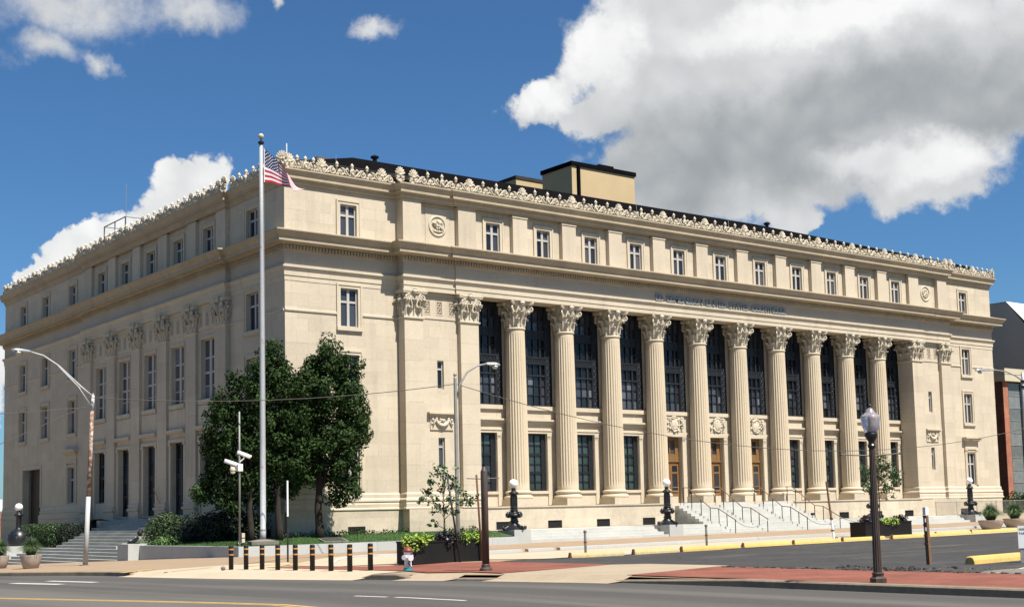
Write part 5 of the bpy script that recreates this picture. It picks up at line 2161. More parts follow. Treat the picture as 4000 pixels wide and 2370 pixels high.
for k in range(6):
    a = k * pi / 3
    mb = MB()
    mb.ball((.56 * math.cos(a), .56 * math.sin(a), .72), .10, 8)
    mb.tube([(.60 * math.cos(a), .60 * math.sin(a), .05), (.64 * math.cos(a), .64 * math.sin(a), .5), (.5 * math.cos(a), .5 * math.sin(a), .8)], .05, 6)
    mb.build('scroll_rib', M['iron'], t)
# iron pieces left where the lamp on the right of the side steps stood
mb = MB()
mb.tube([(-.25, 0, .05), (-.05, 0, .09), (.15, 0, .18), (.32, 0, .32)], [.06, .09, .11, .08], 8)
mb.tube([(-.25, 0, .05), (-.29, 0, .13), (-.22, 0, .17)], [.06, .05, .03], 6)
mb.box(-.3, .35, -.10, .10, 0, .05)
o = mb.build('iron_foot', M['iron'], None, loc=(-5.4, 6.35, .56), rz=R(-60))
o['label'] = 'black cast iron scroll foot on the end block of the lawn wall'
o['category'] = 'ornament'
mb = MB()
mb.ball((0, 0, .16), .17, 12)
mb.ball((.05, 0, .30), .11, 10)
mb.lathe([(.10, 0), (.08, .05)], (0, 0, 0), 10)
o = mb.build('lamp_remnant', M['iron'], None, loc=(-3.0, 11.55, 1.95))
o['label'] = 'small black iron ball left from the removed lamp by the side steps'
o['category'] = 'light'
o.location = (-3.3, 10.6, .90)

# flagpole and flag -----------------------------------------------------------
FP = Vector((-3.53, -4.37, .62))
fpo = thing('flagpole', 'tall flaking white flagpole on a concrete base in the corner lawn', 'flagpole', FP)
mb = MB()
mb.lathe([(.145, .10), (.145, .55), (.135, .56), (.130, 5), (.118, 10), (.10, 15), (.085, 19.62)], (0, 0, 0), 14)
mb.build('pole', M['flagpole'], fpo, smooth=True)
mb = MB()
mb.lathe([(.155, .55), (.155, .62)], (0, 0, 0), 14)
mb.build('collar', M['grey'], fpo)
mb = MB()
mb.lathe([(.07, 19.62), (.14, 19.66), (.15, 19.74), (.06, 19.80), (.03, 19.82), (.03, 19.92)], (0, 0, 0), 12)
mb.build('truck', M['black'], fpo)
mb = MB()
mb.ball((0, 0, 20.04), .14, 14)
mb.build('finial_ball', M['creamcap'], fpo, smooth=True)
mb = MB()
mb.lathe([(.92, -.12), (.92, .05), (.80, .06), (.35, .13), (.20, .14)], (0, 0, 0), 4, a0=pi / 4 - .3)
mb.build('base_slab', M['patch'], fpo)
mb = MB()
mb.tube([(.13, -.06, .9), (.12, -.06, 8), (.11, -.05, 19.5)], .008, 4)
mb.build('halyard', M['whitepole'], fpo)

fpo.scale = (.948, .948, .948)
fd = Vector((.79, -.61, 0))
fo = Vector((.61, .79, 0))
TOPC = [(0, 0, 0), (.28, -.26, .0), (.62, -.58, .02), (.85, -.86, -.10), (1.08, -1.20, -.28), (1.32, -1.60, -.12), (1.50, -1.92, .15)]
BOTC = [(0, -1.60, 0), (.33, -1.63, .02), (.68, -1.74, .02), (.98, -1.84, -.06), (1.28, -1.90, -.30), (1.40, -2.12, -.30), (1.92, -1.93, .10)]


def spline(P, t):
    x = t * (len(P) - 1)
    i = min(len(P) - 2, int(x))
    f = x - i
    f = f * f * (3 - 2 * f) * .4 + f * .6
    return Vector(P[i]).lerp(Vector(P[i + 1]), f)


def flag_pt(u, v):
    a, b = spline(TOPC, u), spline(BOTC, u)
    p = a.lerp(b, v)
    rip = .05 * math.sin(u * 13 + v * 3.0) * min(1, u * 3)
    return FP + Vector((0, 0, 19.40)) + fd * (p.x + .16) + Vector((0, 0, p.y)) + fo * (p.z + rip)


NU = 26
flg = thing('flag', 'red white and blue striped flag with white stars drooping from the flagpole', 'flag', FP + Vector((0, 0, 19.4)))
for nm, mk, test in (('red_stripe', 'flagred', 0), ('white_stripe', 'flagwhite', 1)):
    for sIdx in range(test, 13, 2):
        mb = MB()
        ust = 10 if sIdx < 7 else 0
        for i in range(ust, NU + 1):
            for v in (sIdx / 13, (sIdx + .5) / 13, (sIdx + 1) / 13):
                mb.v.append(tuple(flag_pt(i / NU, v) - Vector(flg.location)))
        for i in range(NU - ust):
            for j in range(2):
                a = i * 3 + j
                mb.f.append([a, a + 3, a + 4, a + 1])
                mb.m.append(0)
        mb.build(nm, M[mk], flg, smooth=True)
mb = MB()
for i in range(11):
    for j in range(8):
        mb.v.append(tuple(flag_pt(i / NU, j / 13) - Vector(flg.location)))
for i in range(10):
    for j in range(7):
        a = i * 8 + j
        mb.f.append([a, a + 8, a + 9, a + 1])
        mb.m.append(0)
mb.build('canton', M['flagblue'], flg, smooth=True)
mb = MB()
for r in range(9):
    for c in range(6 if r % 2 == 0 else 5):
        u = (.5 + c + (0 if r % 2 == 0 else .5)) / 6.2 * 10 / NU
        v = (r + .8) / 9.6 * 7 / 13
        p = flag_pt(u, v) - Vector(flg.location)
        q1, q2 = (flag_pt(u + .01, v) - flag_pt(u, v)).normalized(), (flag_pt(u, v + .01) - flag_pt(u, v)).normalized()
        nrm = q1.cross(q2).normalized()
        for sg in (-.012, .012):
            vs = [p + nrm * sg]
            for k in range(10):
                a = pi * k / 5
                rr = .042 if k % 2 == 0 else .018
                vs.append(p + nrm * sg + q1 * (rr * math.sin(a)) - q2 * (rr * math.cos(a)))
            mb.add(vs, [(0, k + 1, (k + 1) % 10 + 1) for k in range(10)])
o = mb.build('star', M['flagwhite'], flg)
o['kind'] = 'stuff'
mb = MB()
mb.tube([flag_pt(0, v / 6) - Vector(flg.location) - fd * .01 for v in range(7)], .022, 5)
mb.build('heading', M['flagwhite'], flg)


flg.location = FP + Vector((0, 0, 19.4 * .948))
flg.scale = (1.0, 1.0, 1.0)


# foliage ---------------------------------------------------------------------
def leaf_cloud(name, lobes, per, size, m, parent=None, shell=.75, up=.25, aspect=.55, loc=(0, 0, 0)):
    """leaf-sized quads scattered through clumps; lobes: (x, y, z, r)"""
    Vs = []
    for (x, y, z, r) in lobes:
        n = max(8, int(per * r * r))
        d = nrs.normal(size=(n, 3))
        d /= np.linalg.norm(d, axis=1)[:, None]
        rad = r * (shell + (1.12 - shell) * nrs.rand(n) ** .6)
        rad[nrs.rand(n) < .18] *= .6
        c = np.array((x, y, z)) + d * rad[:, None]
        nn = d + nrs.normal(size=(n, 3)) * .55 + np.array((0, 0, up))
        nn /= np.linalg.norm(nn, axis=1)[:, None]
        a = np.cross(nn, nrs.normal(size=(n, 3)))
        a /= np.linalg.norm(a, axis=1)[:, None]
        b = np.cross(nn, a)
        s = size * nrs.uniform(.6, 1.25, n)[:, None]
        q = np.stack([c - a * s, c - b * s * aspect + nn * s * .15, c + a * s, c + b * s * aspect + nn * s * .15], 1)
        Vs.append(q.reshape(-1, 3))
    V = np.concatenate(Vs)
    me = npmesh(name, V - np.array(loc), np.arange(len(V)).reshape(-1, 4), m)
    return put(name, me, parent)


RV = Vector((math.cos(YAW), -math.sin(YAW), 0))
FV = Vector((math.sin(YAW), math.cos(YAW), 0))


def clumps(base, lobes, sub=14, r0=.30, depth=1.0):
    """lobes given as (sideways, depth, height, radius) about the trunk foot -> small foliage clumps"""
    out = []
    for (sx, dy, h, r) in lobes:
        k = max(4, int(sub * r * r * 1.5))
        for _ in range(k):
            d = Vector((rnd.gauss(0, 1), rnd.gauss(0, 1), rnd.gauss(0, 1))).normalized() * r * rnd.uniform(.55, .98)
            p = Vector(base) + RV * (sx + d.x) + FV * (dy + d.y * depth) + Vector((0, 0, h + d.z))
            out.append((p.x, p.y, p.z, rnd.uniform(.75, 1.25) * r0))
    return out


def tree(label, base, tops, lobes, trunk_r, limbs, m='leafdark', per=760, size=.088, sub=19, r0=.34):
    t = thing('tree', label, 'tree', base, 0, 'dense dark trees at the building corner')
    tb = MB()
    pts = [(0, 0, -.15), (.02, 0, .5), (-.05, .03, 1.4), (.04, .0, 2.6), (0, 0, 4.5)]
    tb.tube(pts, [trunk_r * 1.35, trunk_r * 1.05, trunk_r * .9, trunk_r * .75, trunk_r * .4], 9)
    tr = tb.build('trunk', M['bark'], t, smooth=True)
    for (z0, sx, dy, h, r) in limbs:
        lb = MB()
        e = RV * sx + FV * dy
        lb.tube([(0, 0, z0), (e.x * .45, e.y * .45, z0 + (h - z0) * .55), (e.x, e.y, h)], [r, r * .75, r * .35], 6)
        lb.build('limb', M['bark'], t, smooth=True)
    c = leaf_cloud('crown', clumps(base, lobes, sub, r0), per, size, M[m], t, loc=base)
    return t


KU = 1 / 49.4


def UL(lst, u0, zb, dd=0.0):
    out = []
    for (ux, uy, r) in lst:
        out.append(((ux - u0) * KU, rnd.uniform(-.5, .5) + dd, (1310 - uy) * KU, r * 1.06))
    return out


LC = [(822, 858, .60), (818, 900, .75), (772, 905, .70), (862, 905, .62), (748, 950, .85), (812, 955, 1.0), (862, 960, .72), (745, 1030, .95), (812, 1035, 1.15), (868, 1015, .82),
      (752, 1100, .85), (835, 1100, 1.0), (868, 1085, .62), (790, 1150, .85), (850, 1165, .72), (742, 1165, .6), (822, 1205, .5), (858, 1205, .38), (738, 985, .8), (728, 1060, .9), (725, 1130, .8), (770, 990, .9), (880, 1060, .5)]
LB = [(672, 868, .58), (655, 905, .6), (692, 915, .68), (668, 965, .95), (690, 1035, 1.05), (655, 1095, .95), (700, 1120, .95), (672, 1165, .75), (640, 1020, .8), (712, 1185, .55), (640, 960, .7), (722, 960, .7), (725, 1020, .8), (640, 1090, .8), (635, 1160, .7)]
LA = [(590, 935, .52), (565, 985, .72), (602, 1000, .85), (556, 1045, .82), (590, 1085, 1.0), (543, 1110, .78), (580, 1155, .95), (530, 1180, .55), (620, 1150, .8), (552, 1208, .42), (515, 1195, .42), (640, 1205, .6), (600, 1215, .55), (660, 1215, .5)]
tree('dark leafy tree with two clear trunk bends, rightmost of the corner trees', (.75, -2.0, .74), None, UL(LC, 783, .76), .20,
     [(2.0, 1.0, .3, 4.6, .09), (2.2, -.9, -.2, 4.4, .09), (3.2, .9, 0, 6.6, .07), (3.8, -.4, .2, 7.6, .06)])
tree('dark leafy tree directly behind the flagpole', (-1.3, -1.7, .72), None, UL(LB, 687, .76, .3), .16,
     [(1.8, .6, .3, 4.0, .08), (2.2, -.8, 0, 4.6, .08), (3.2, .2, .2, 7.0, .06)])
tree('shorter dark leafy tree leaning over the side steps, leftmost of the corner trees', (-2.45, -1.0, .70), None, UL(LA, 630, .76, .6), .14,
     [(1.8, -1.3, .3, 4.2, .08), (2.2, -.6, 0, 5.2, .08), (1.6, .2, .2, 4.0, .06)])


# saplings in the planters
def sapling(label, base, hgt, lobes, seed):
    t = thing('sapling', label, 'tree', base, 0, 'young trees in the planter boxes')
    rr = random.Random(seed)
    tb = MB()
    tb.tube([(0, 0, 0), (.03, .02, hgt * .3), (-.02, 0, hgt * .62), (.02, .0, hgt * .9)], [.035, .03, .022, .010], 7)
    tb.build('trunk', M['barkpale'], t, smooth=True)
    cl = []
    for (sx, h, r) in lobes:
        p = RV * sx + FV * rr.uniform(-.3, .3)
        bb = MB()
        z0 = min(h * .75, hgt * .8)
        bb.tube([(0, 0, z0), (p.x * .5, p.y * .5, z0 + (h - z0) * .6), (p.x, p.y, h)], [.016, .011, .005], 5)
        bb.build('branch', M['barkpale'], t, smooth=True)
        for _ in range(6):
            q = p + Vector((rr.gauss(0, r * .5), rr.gauss(0, r * .5), rr.gauss(0, r * .42)))
            cl.append((base[0] + q.x, base[1] + q.y, base[2] + h + q.z, r * .5))
    leaf_cloud('crown', cl, 620, .062, M['leafyoung'], t, shell=.3, aspect=.7, loc=base)
    return t


sapling('young thin tree with a loose leafy crown in the left planter box', (-6.0, -22.45, .75), 2.6,
        [(-.05, 2.45, .28), (.22, 2.2, .26), (-.35, 2.15, .24), (.05, 1.9, .30), (-.55, 1.75, .24), (.42, 1.85, .26), (.65, 1.5, .28), (-.35, 1.4, .26), (.25, 1.35, .25), (.90, 1.35, .22), (-.15, 1.1, .2), (-.35, .62, .14), (.3, 1.0, .2), (-.68, 1.45, .18)], 3)
sapling('young thin tree with a rounded green crown in the right planter box', (27.55, -15.2, .70), 3.45,
        [(.0, 3.3, .42), (.40, 3.05, .40), (-.42, 2.9, .40), (.15, 2.75, .5), (-.55, 2.45, .42), (.62, 2.55, .45), (.95, 2.6, .35), (-.1, 2.2, .5), (.55, 2.05, .42), (-.6, 1.95, .35), (1.15, 2.1, .28), (.25, 1.7, .35), (-.3, 1.6, .3), (.75, 1.5, .26)], 4)


# planter boxes
def planter(label, c, L_, W_, H_, z, plants):
    t = thing('planter_box', label, 'planter', (c[0], c[1], z), 0, 'black planter boxes on the pavement')
    mb = MB()
    x, y = L_ / 2, W_ / 2
    for a in ((-x, x, -y, -y + .04), (-x, x, y - .04, y), (-x, -x + .04, -y + .04, y - .04), (x - .04, x, -y + .04, y - .04)):
        mb.box(*a, 0, H_)
    mb.box(-x - .02, x + .02, -y - .02, -y + .06, H_ - .05, H_ + .005)
    mb.box(-x - .02, x + .02, y - .06, y + .02, H_ - .05, H_ + .005)
    mb.build('box', M['planter'], t)
    sb = MB()
    sb.box(-x + .045, x - .045, -y + .065, y - .065, 0, H_ - .06)
    sb.build('soil', M['soil'], t)
    return t


planter('black planter box with trailing lime and purple plants beside the hydrant', (-6.0, -22.35), 3.1, .95, .74, .085, 0)
planter('black planter box with purple and lime plants at the right of the front steps', (27.6, -15.2), 4.0, 1.0, .80, -.035, 0)


def bedding(label, name, pts, m, size, per, group=None):
    o = leaf_cloud(name, pts, per, size, M[m], None, shell=.5, up=.6, aspect=.75)
    o['label'] = label
    o['category'] = 'plant'
    if group:
        o['group'] = group
    return o


def rowpts(x0, x1, y, z, r, n, j=.06, seed=1):
    rr = random.Random(seed)
    return [(x0 + (x1 - x0) * (i + .5) / n + rr.uniform(-j, j), y + rr.uniform(-.18, .22), z + rr.uniform(-.05, .06), r * rr.uniform(.8, 1.2)) for i in range(n)]


bedding('lime green trailing plant spilling over the left end of the left planter', 'lime_plant', rowpts(-7.5, -6.5, -22.55, .86, .20, 9, seed=1) + [(-7.58, -22.7, .70, .17), (-7.55, -22.8, .56, .15), (-7.45, -22.86, .66, .15), (-7.2, -22.9, .76, .14), (-7.62, -22.5, .8, .2)], 'leaflime', .046, 1700, 'lime trailing plants in the planters')
bedding('black purple leafy plant in the middle of the left planter', 'purple_plant', rowpts(-6.45, -5.6, -22.6, .88, .22, 12, seed=2) + [(-6.1, -22.80, .78, .17), (-5.8, -22.80, .78, .17)], 'leafpurple', .046, 1700, 'purple plants in the planters')
bedding('lime green trailing plant at the right end of the left planter', 'lime_plant', rowpts(-5.5, -4.55, -22.55, .87, .17, 9, seed=3) + [(-4.9, -22.86, .78, .10), (-4.62, -22.84, .74, .10)], 'leaflime', .046, 1700, 'lime trailing plants in the planters')
bedding('black purple plant at the left end of the right planter', 'purple_plant', rowpts(25.7, 26.5, -15.4, .82, .23, 10, seed=4), 'leafpurple', .058, 1100, 'purple plants in the planters')
bedding('lime green plant in the middle of the right planter', 'lime_plant', rowpts(26.7, 28.6, -15.5, .78, .17, 13, seed=5) + [(27.9, -15.74, .68, .13), (28.2, -15.74, .70, .12)], 'leaflime', .060, 1100, 'lime trailing plants in the planters')
bedding('black purple plant at the right end of the right planter', 'purple_plant', rowpts(28.7, 29.5, -15.4, .84, .22, 10, seed=6), 'leafpurple', .058, 1100, 'purple plants in the planters')


# hedges and shrubs by the side steps
def hedge(label, base, lobes, m, per, size, name='hedge', cat='hedge', group=None):
    o = leaf_cloud(name, lobes, per, size, M[m], None, shell=.8, up=.3, aspect=.7)
    o['label'] = label
    o['category'] = cat
    if group:
        o['group'] = group
    return o


def boxlobes(x0, x1, y0, y1, z0, z1, r, seed):
    rr = random.Random(seed)
    out = []
    nx, ny, nz_ = max(1, int((x1 - x0) / (r * 1.1))), max(1, int((y1 - y0) / (r * 1.1))), max(1, int((z1 - z0) / (r * 1.1)))
    for i in range(nx + 1):
        for j in range(ny + 1):
            for k in range(nz_ + 1):
                if 0 < i < nx and 0 < j < ny and 0 < k < nz_:
                    continue
                out.append((x0 + (x1 - x0) * i / nx + rr.uniform(-.05, .05), y0 + (y1 - y0) * j / ny + rr.uniform(-.05, .05), z0 + (z1 - z0) * k / nz_ + rr.uniform(-.04, .04), r))
    return out


hedge('clipped green box hedge left of the side steps', None, boxlobes(-3.7, -2.9, 23.4, 29.6, .2, 1.35, .32, 1), 'leafhedge', 900, .055)
hedge('darker rounded end of the hedge next to the side steps', None, boxlobes(-3.3, -1.6, 21.9, 23.2, .1, 1.35, .34, 2), 'leafyewshade', 900, .055)  # same hedge in shade, painted with darker leaves
hedge('rounded clipped green shrub at the right edge of the side steps', None, [(-3.3 + .85 * math.cos(a) * math.cos(e), 7.0 + 1.25 * math.sin(a) * math.cos(e), 1.0 + .75 * math.sin(e), .38) for a in [2 * pi * k / 12 for k in range(12)] for e in (0, .45, .9, 1.4)] + [(-2.7 + .2 * k, 9.3 + .45 * k, 1.25, .42) for k in range(4)], 'leafhedge', 800, .055, 'shrub', 'shrub')
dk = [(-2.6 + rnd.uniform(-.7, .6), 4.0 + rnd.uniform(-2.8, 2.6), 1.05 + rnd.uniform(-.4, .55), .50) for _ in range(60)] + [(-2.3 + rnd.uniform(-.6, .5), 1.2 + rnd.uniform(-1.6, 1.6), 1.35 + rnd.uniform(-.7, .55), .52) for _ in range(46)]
hedge('big dark yew hedge below the corner trees', None, dk, 'leafyewshade', 800, .06)
hedge('paler green bush at the right end of the dark hedge', None, [(-1.7 + rnd.uniform(-.4, .4), -.25 + rnd.uniform(-.5, .5), 1.45 + rnd.uniform(-.4, .35), .30) for _ in range(13)], 'leafhedge', 700, .06, 'bush', 'bush')
hedge('low fresh green plants along the lawn wall beside the side steps', None, [(-4.75 + rnd.uniform(-.25, .3), 3.6 + rnd.uniform(-1.3, 1.9), .62 + rnd.uniform(-.08, .12), .24) for _ in range(24)], 'leaffresh', 700, .06, 'low_plants', 'plant')
hedge('dark green creeping plants along the foot of the sunlit wall', None, [(-.6 + 7.0 * k / 34, -.85 + rnd.uniform(-.25, .2), .78 + rnd.uniform(-.05, .07), rnd.uniform(.16, .26)) for k in range(35)], 'leafdark', 700, .06, 'low_plants', 'plant')
hedge('small dark shrubs in the bed right of the left planter', None, [(7.6 + 2.2 * k / 11, -3.2 + rnd.uniform(-.4, .4), .78 + rnd.uniform(-.05, .1), .22) for k in range(12)], 'leafdark', 700, .06, 'low_plants', 'plant')
hedge('dark juniper beyond the right end of the courthouse', None, [(69.5 + rnd.uniform(-1.6, 1.8), 1.4 + rnd.uniform(-.6, .9), 1.2 + rnd.uniform(-.8, .9), .5) for _ in range(26)], 'leafdark', 420, .10, 'bush', 'bush')

# lawn hatch
mb = MB()
hz = [lawnz(*p) + .01 for p in ((-.38, -3.69), (2.2, -1.3), (.56, -5.14), (-.61, -4.87))]
HP = [(-.61, -4.87), (.56, -5.14), (1.45, -3.0), (.25, -2.75)]
cx_, cy_ = sum(p[0] for p in HP) / 4, sum(p[1] for p in HP) / 4
t = thing('ground_hatch', 'dark square hatch in a pale stone border set in the lawn', 'hatch', (cx_, cy_, .58))
vs = [(p[0] - cx_, p[1] - cy_, lawnz(*p) - .58 + .05) for p in HP]
ins_ = [(v[0] * .84, v[1] * .84, v[2]) for v in vs]
mb.hexa([(v[0], v[1], v[2] - .2) for v in vs], vs)
mb.build('border', M['patch'], t)
mb = MB()
mb.hexa([(v[0], v[1], v[2] - .1) for v in ins_], [(v[0], v[1], v[2] + .015) for v in ins_])
mb.build('cover', M['lot'], t)


# ornamental grass pots
def pot_mesh(r, h):
    mb = MB()
    mb.lathe([(r * .58, 0), (r * .72, h * .08), (r * .93, h * .6), (r * 1.0, h * .92), (r * 1.0, h), (r * .9, h), (r * .86, h * .85), (r * .1, h * .84)], (0, 0, 0), 28)
    return mb.mesh('bowl', M['pot'], True)


def grass_tuft(name, c, r, h, n, parent, loc, seed):
    rs = np.random.RandomState(seed)
    V, F = [], []
    for i in range(n):
        a = rs.uniform(0, 2 * pi)
        lean = rs.rand() ** .7 * r
        hh = h * rs.uniform(.6, 1.0) * (1 - .25 * (lean / r) ** 2)
        d = np.array((math.cos(a), math.sin(a), 0))
        s = np.array((-d[1], d[0], 0)) * rs.uniform(.006, .012)
        b = d * rs.uniform(0, r * .22)
        m_ = b + d * lean * .45 + np.array((0, 0, hh * .72))
        t = b + d * lean * rs.uniform(1.0, 1.35) + np.array((0, 0, hh * (1.0 - .55 * (lean / r) ** 1.5)))
        o = len(V)
        V += [b - s, b + s, m_ + s, m_ - s, t + s * .3, t - s * .3]
        F += [[o, o + 1, o + 2, o + 3], [o + 3, o + 2, o + 4, o + 5]]
    return put(name, npmesh(name, np.array(V), np.array(F), M['grassblade']), parent, loc)


POTS = [((-12.66, -.16, -.26), .46, .60, 'tan bowl pot of feathery grass in front of the side steps', .55, 1.0),
        ((-12.95, 3.45, -.32), .46, .60, 'tan bowl pot of feathery grass cut off by the left edge of the photo', .55, 1.0),
        ((40.0, -13.9, .02), .74, .56, 'wide tan bowl of feathery grass nearer the barrier at the right', .85, 1.25),
        ((44.4, -12.8, .04), .74, .56, 'wide tan bowl of feathery grass, rightmost of all the bowls', .88, 1.3)]
for i, (p, r, h, lab, gr, gh) in enumerate(POTS):
    t = thing('plant_pot', lab, 'plant pot', p, 0, 'tan bowls of ornamental grass')
    put('bowl', pot_mesh(r, h), t)
    sb = MB()
    sb.lathe([(r * .87, h * .87), (.02, h * .93)], (0, 0, 0), 20)
    sb.build('soil', M['soil'], t)
    grass_tuft('grass', None, gr, gh, 1300, t, (0, 0, h * .82), 20 + i)

# bollards
bmsh = MB()
bmsh.lathe([(.082, -.1), (.082, .80), (.075, .825), (.04, .835), (.001, .836)], (0, 0, 0), 16)
bmsh = bmsh.mesh('post', M['black'], True)
bnd = MB()
bnd.lathe([(.085, 0), (.085, .045)], (0, 0, 0), 16)
bnd = bnd.mesh('reflective_band', M['orange'])
BOL = [(-11.1, -16.74), (-10.91, -17.51), (-10.77, -18.43), (-10.83, -19.67), (-10.78, -20.79), (-10.78, -21.92), (-10.69, -22.94), (-10.75, -24.19), (-10.19, -24.48)]
ordn = ['first', 'second', 'third', 'fourth', 'middle', 'sixth', 'seventh', 'eighth', 'last']
for i, (x, y) in enumerate(BOL):
    lab = {0: 'black bollard with orange bands at the left end of the row', 8: 'black bollard with orange bands at the right end of the row, by the kerb',
           4: 'black bollard with orange bands in the middle of the row'}.get(i, '%s black bollard with orange bands counting from the left' % ordn[i])
    t = thing('bollard', lab, 'bollard', (x, y, Z(x, y)), 0, 'bollards across the ramp')
    put('post', bmsh, t)
    put('reflective_band', bnd, t, (0, 0, .685))
    put('reflective_band', bnd, t, (0, 0, .50))
mb = MB()
mb.ball((0, 0, .07), .085, 10, sc=(1, 1, .9))
o = mb.build('stone_ball', M['patch'], None, loc=(-11.42, -16.78, -.06))
o['label'] = 'small grey stone lying on the ramp by the first bollard'
o['category'] = 'stone'

# fire hydrant
hx, hy = -10.06, -26.38
t = thing('fire_hydrant', 'white fire hydrant with maroon cap and teal foot beside the planter box', 'hydrant', (hx, hy, Z(hx, hy) + .01))
mb = MB()
mb.lathe([(.135, .10), (.11, .13), (.105, .50), (.13, .52), (.13, .56), (.10, .58)], (0, 0, 0), 16)
mb.build('barrel', M['hydrant'], t, smooth=True)
mb = MB()
mb.lathe([(.15, 0), (.15, .05), (.13, .06), (.13, .105)], (0, 0, 0), 16)
mb.build('foot', M['teal'], t)
mb = MB()
mb.lathe([(.165, .565), (.16, .60), (.12, .66), (.06, .70), (.035, .71), (.035, .745), (.001, .75)], (0, 0, 0), 16)
mb.build('cap', M['maroon'], t, smooth=True)
for a, r, l, z in ((pi + .5, .065, .22, .40), (-pi / 2 - .2, .075, .20, .38), (.5, .055, .19, .42)):
    mb = MB()
    d = Vector((math.cos(a), math.sin(a), 0))
    mb.tube([(d.x * .06, d.y * .06, z), (d.x * l, d.y * l, z)], r, 12)
    mb.tube([(d.x * l, d.y * l, z), (d.x * (l + .035), d.y * (l + .035), z)], r * 1.2, 8)
    mb.build('nozzle', M['hydrant'], t)
mb = MB()
mb.tube([(.09, -.10, .52), (0, -.13, .36), (-.06, -.11, .22), (.05, -.12, .10)], .012, 5)
mb.build('painted_stripe', M['black'], t)


# plain posts
def simple_post(name, label, base, top, r, mkey, n=8, parts=(), cat='post', group=None):
    t = thing(name, label, cat, base, 0, group)
    mb = MB()
    mb.tube([(0, 0, -.1), (top[0] - base[0], top[1] - base[1], top[2] - base[2])], r, n)
    mb.build('post', M[mkey], t, smooth=True)
    return t


t = thing('sign_post', 'thin post, white above and brown below, between the bollards and the lawn wall', 'post', (-7.6, -14.34, Z(-7.6, -14.34)))
for za, zb, mk in ((-.05, 1.72, 'darkmetal'), (1.72, 3.08, 'white')):
    mb = MB()
    mb.bar((0, 0, za), (0, 0, zb), .055, .045)
    mb.build('post', M[mk], t)
for (x, y, h, lab) in ((5.87, -16.02, 1.02, 'short grey pipe post on the pale strip nearer the left planter'), (14.78, -14.63, 1.02, 'short grey pipe post in front of the main front steps')):
    t = thing('pipe_post', lab, 'post', (x, y, Z(x, y)), 0, 'pipe posts along the wheel stops')
    mb = MB()
    mb.lathe([(.055, -.1), (.055, h - .05), (.05, h), (.001, h + .01)], (0, 0, 0), 10)
    mb.build('pipe', M['oldgrey'], t, smooth=True)
    for z in (h - .08, h * .48):
        mb = MB()
        mb.lathe([(.075, z - .03), (.075, z + .03)], (0, 0, 0), 8)
        mb.build('collar', M['rust'], t)
x, y = 23.29, -15.37
t = thing('leaning_post', 'tall leaning post, rusty above and white below, left of the right planter', 'post', (x, y, Z(x, y)))
for za, zb, mk, r in ((-.05, 1.05, 'white', .06), (1.05, 2.98, 'wood', .055)):
    mb = MB()
    f = lambda z: (-.28 * z / 3 + .1, .10 * z / 3, z)
    mb.tube([f(za), f(zb)], r, 8)
    mb.build('post', M[mk], t)
for z in (.45, 1.05):
    mb = MB()
    mb.lathe([(.085, z - .035), (.085, z + .035)], (.1 - .28 * z / 3, .03, 0), 8)
    mb.build('clamp', M['darkmetal'], t)
mb = MB()
mb.tube([(.1, 0, 0), (.2, -.1, .12), (.28, -.2, -.05)], .03, 6)
mb.build('hose', M['darkmetal'], t)
simple_post('slanted_post', 'dark slanted steel post in front of the left planter', (-5.76, -23.03, .09), (-6.13, -22.85, 3.10), .034, 'darkmetal')
simple_post('rusty_post', 'upright rusty steel post in front of the left planter', (-4.79, -22.95, .09), (-4.93, -22.9, 3.02), .036, 'rust')
bx, by = -9.39, -29.35
t = thing('banner_post', 'stout brown steel post with banner arms on the brick pavement', 'post', (bx, by, Z(bx, by) + .01))
mb = MB()
mb.lathe([(.105, 0), (.10, 2.78), (.08, 2.84), (.055, 2.86), (.055, 2.92), (.001, 2.93)], (0, 0, 0), 14)
mb.build('post', M['lamppost'], t, smooth=True)
mb = MB()
mb.lathe([(.19, 0), (.18, .06), (.13, .10), (.125, .17), (.105, .19)], (0, 0, 0), 14)
mb.build('base', M['lamppost'], t)
for s, l in ((-1, .50), (1, .42)):
    mb = MB()
    mb.tube([(0, 0, 2.58), (s * l, -s * .15, 2.60)], .016, 6)
    mb.build('banner_arm', M['lamppost'], t)

# acorn street lamp at the right
lx, ly = -10.05, -43.18
lz = Z(lx, ly) + .012
t = thing('street_lamp', 'fluted brown street lamp post with a glass acorn globe on the brick pavement', 'street lamp', (lx, ly, lz))
V, F = [], []
zs = [.20, .5, 1.2, 2.0, 2.66]
for z in zs:
    r = .086 - .030 * (z - .2) / 2.46
    for j in range(48):
        a = 2 * pi * j / 48
        rr = r * (1.0 if j % 4 in (0, 1) else .86)
        V.append((rr * math.cos(a), rr * math.sin(a), z))
for i in range(len(zs) - 1):
    for j in range(48):
        F.append([i * 48 + j, i * 48 + (j + 1) % 48, (i + 1) * 48 + (j + 1) % 48, (i + 1) * 48 + j])
mb = MB()
mb.add(V, F)
mb.build('shaft', M['lamppost'], t)
mb = MB()
mb.lathe([(.165, -.03), (.165, .09), (.14, .11), (.11, .13), (.115, .17), (.125, .18), (.12, .20), (.086, .21)], (0, 0, 0), 8, a0=pi / 8)
mb.build('base', M['lamppost'], t)
mb = MB()
mb.lathe([(.056, 2.64), (.075, 2.67), (.08, 2.70), (.06, 2.73), (.062, 2.78), (.10, 2.84), (.125, 2.88), (.13, 2.93), (.10, 2.96), (.085, 2.98)], (0, 0, 0), 16)
mb.build('capital', M['iron'], t)
mb = MB()
mb.lathe([(.045, 2.97), (.045, 3.10), (.032, 3.11), (.032, 3.28), (.001, 3.29)], (0, 0, 0), 10)
mb.build('lamp_bulb', M['oldgrey'], t)
mb = MB()
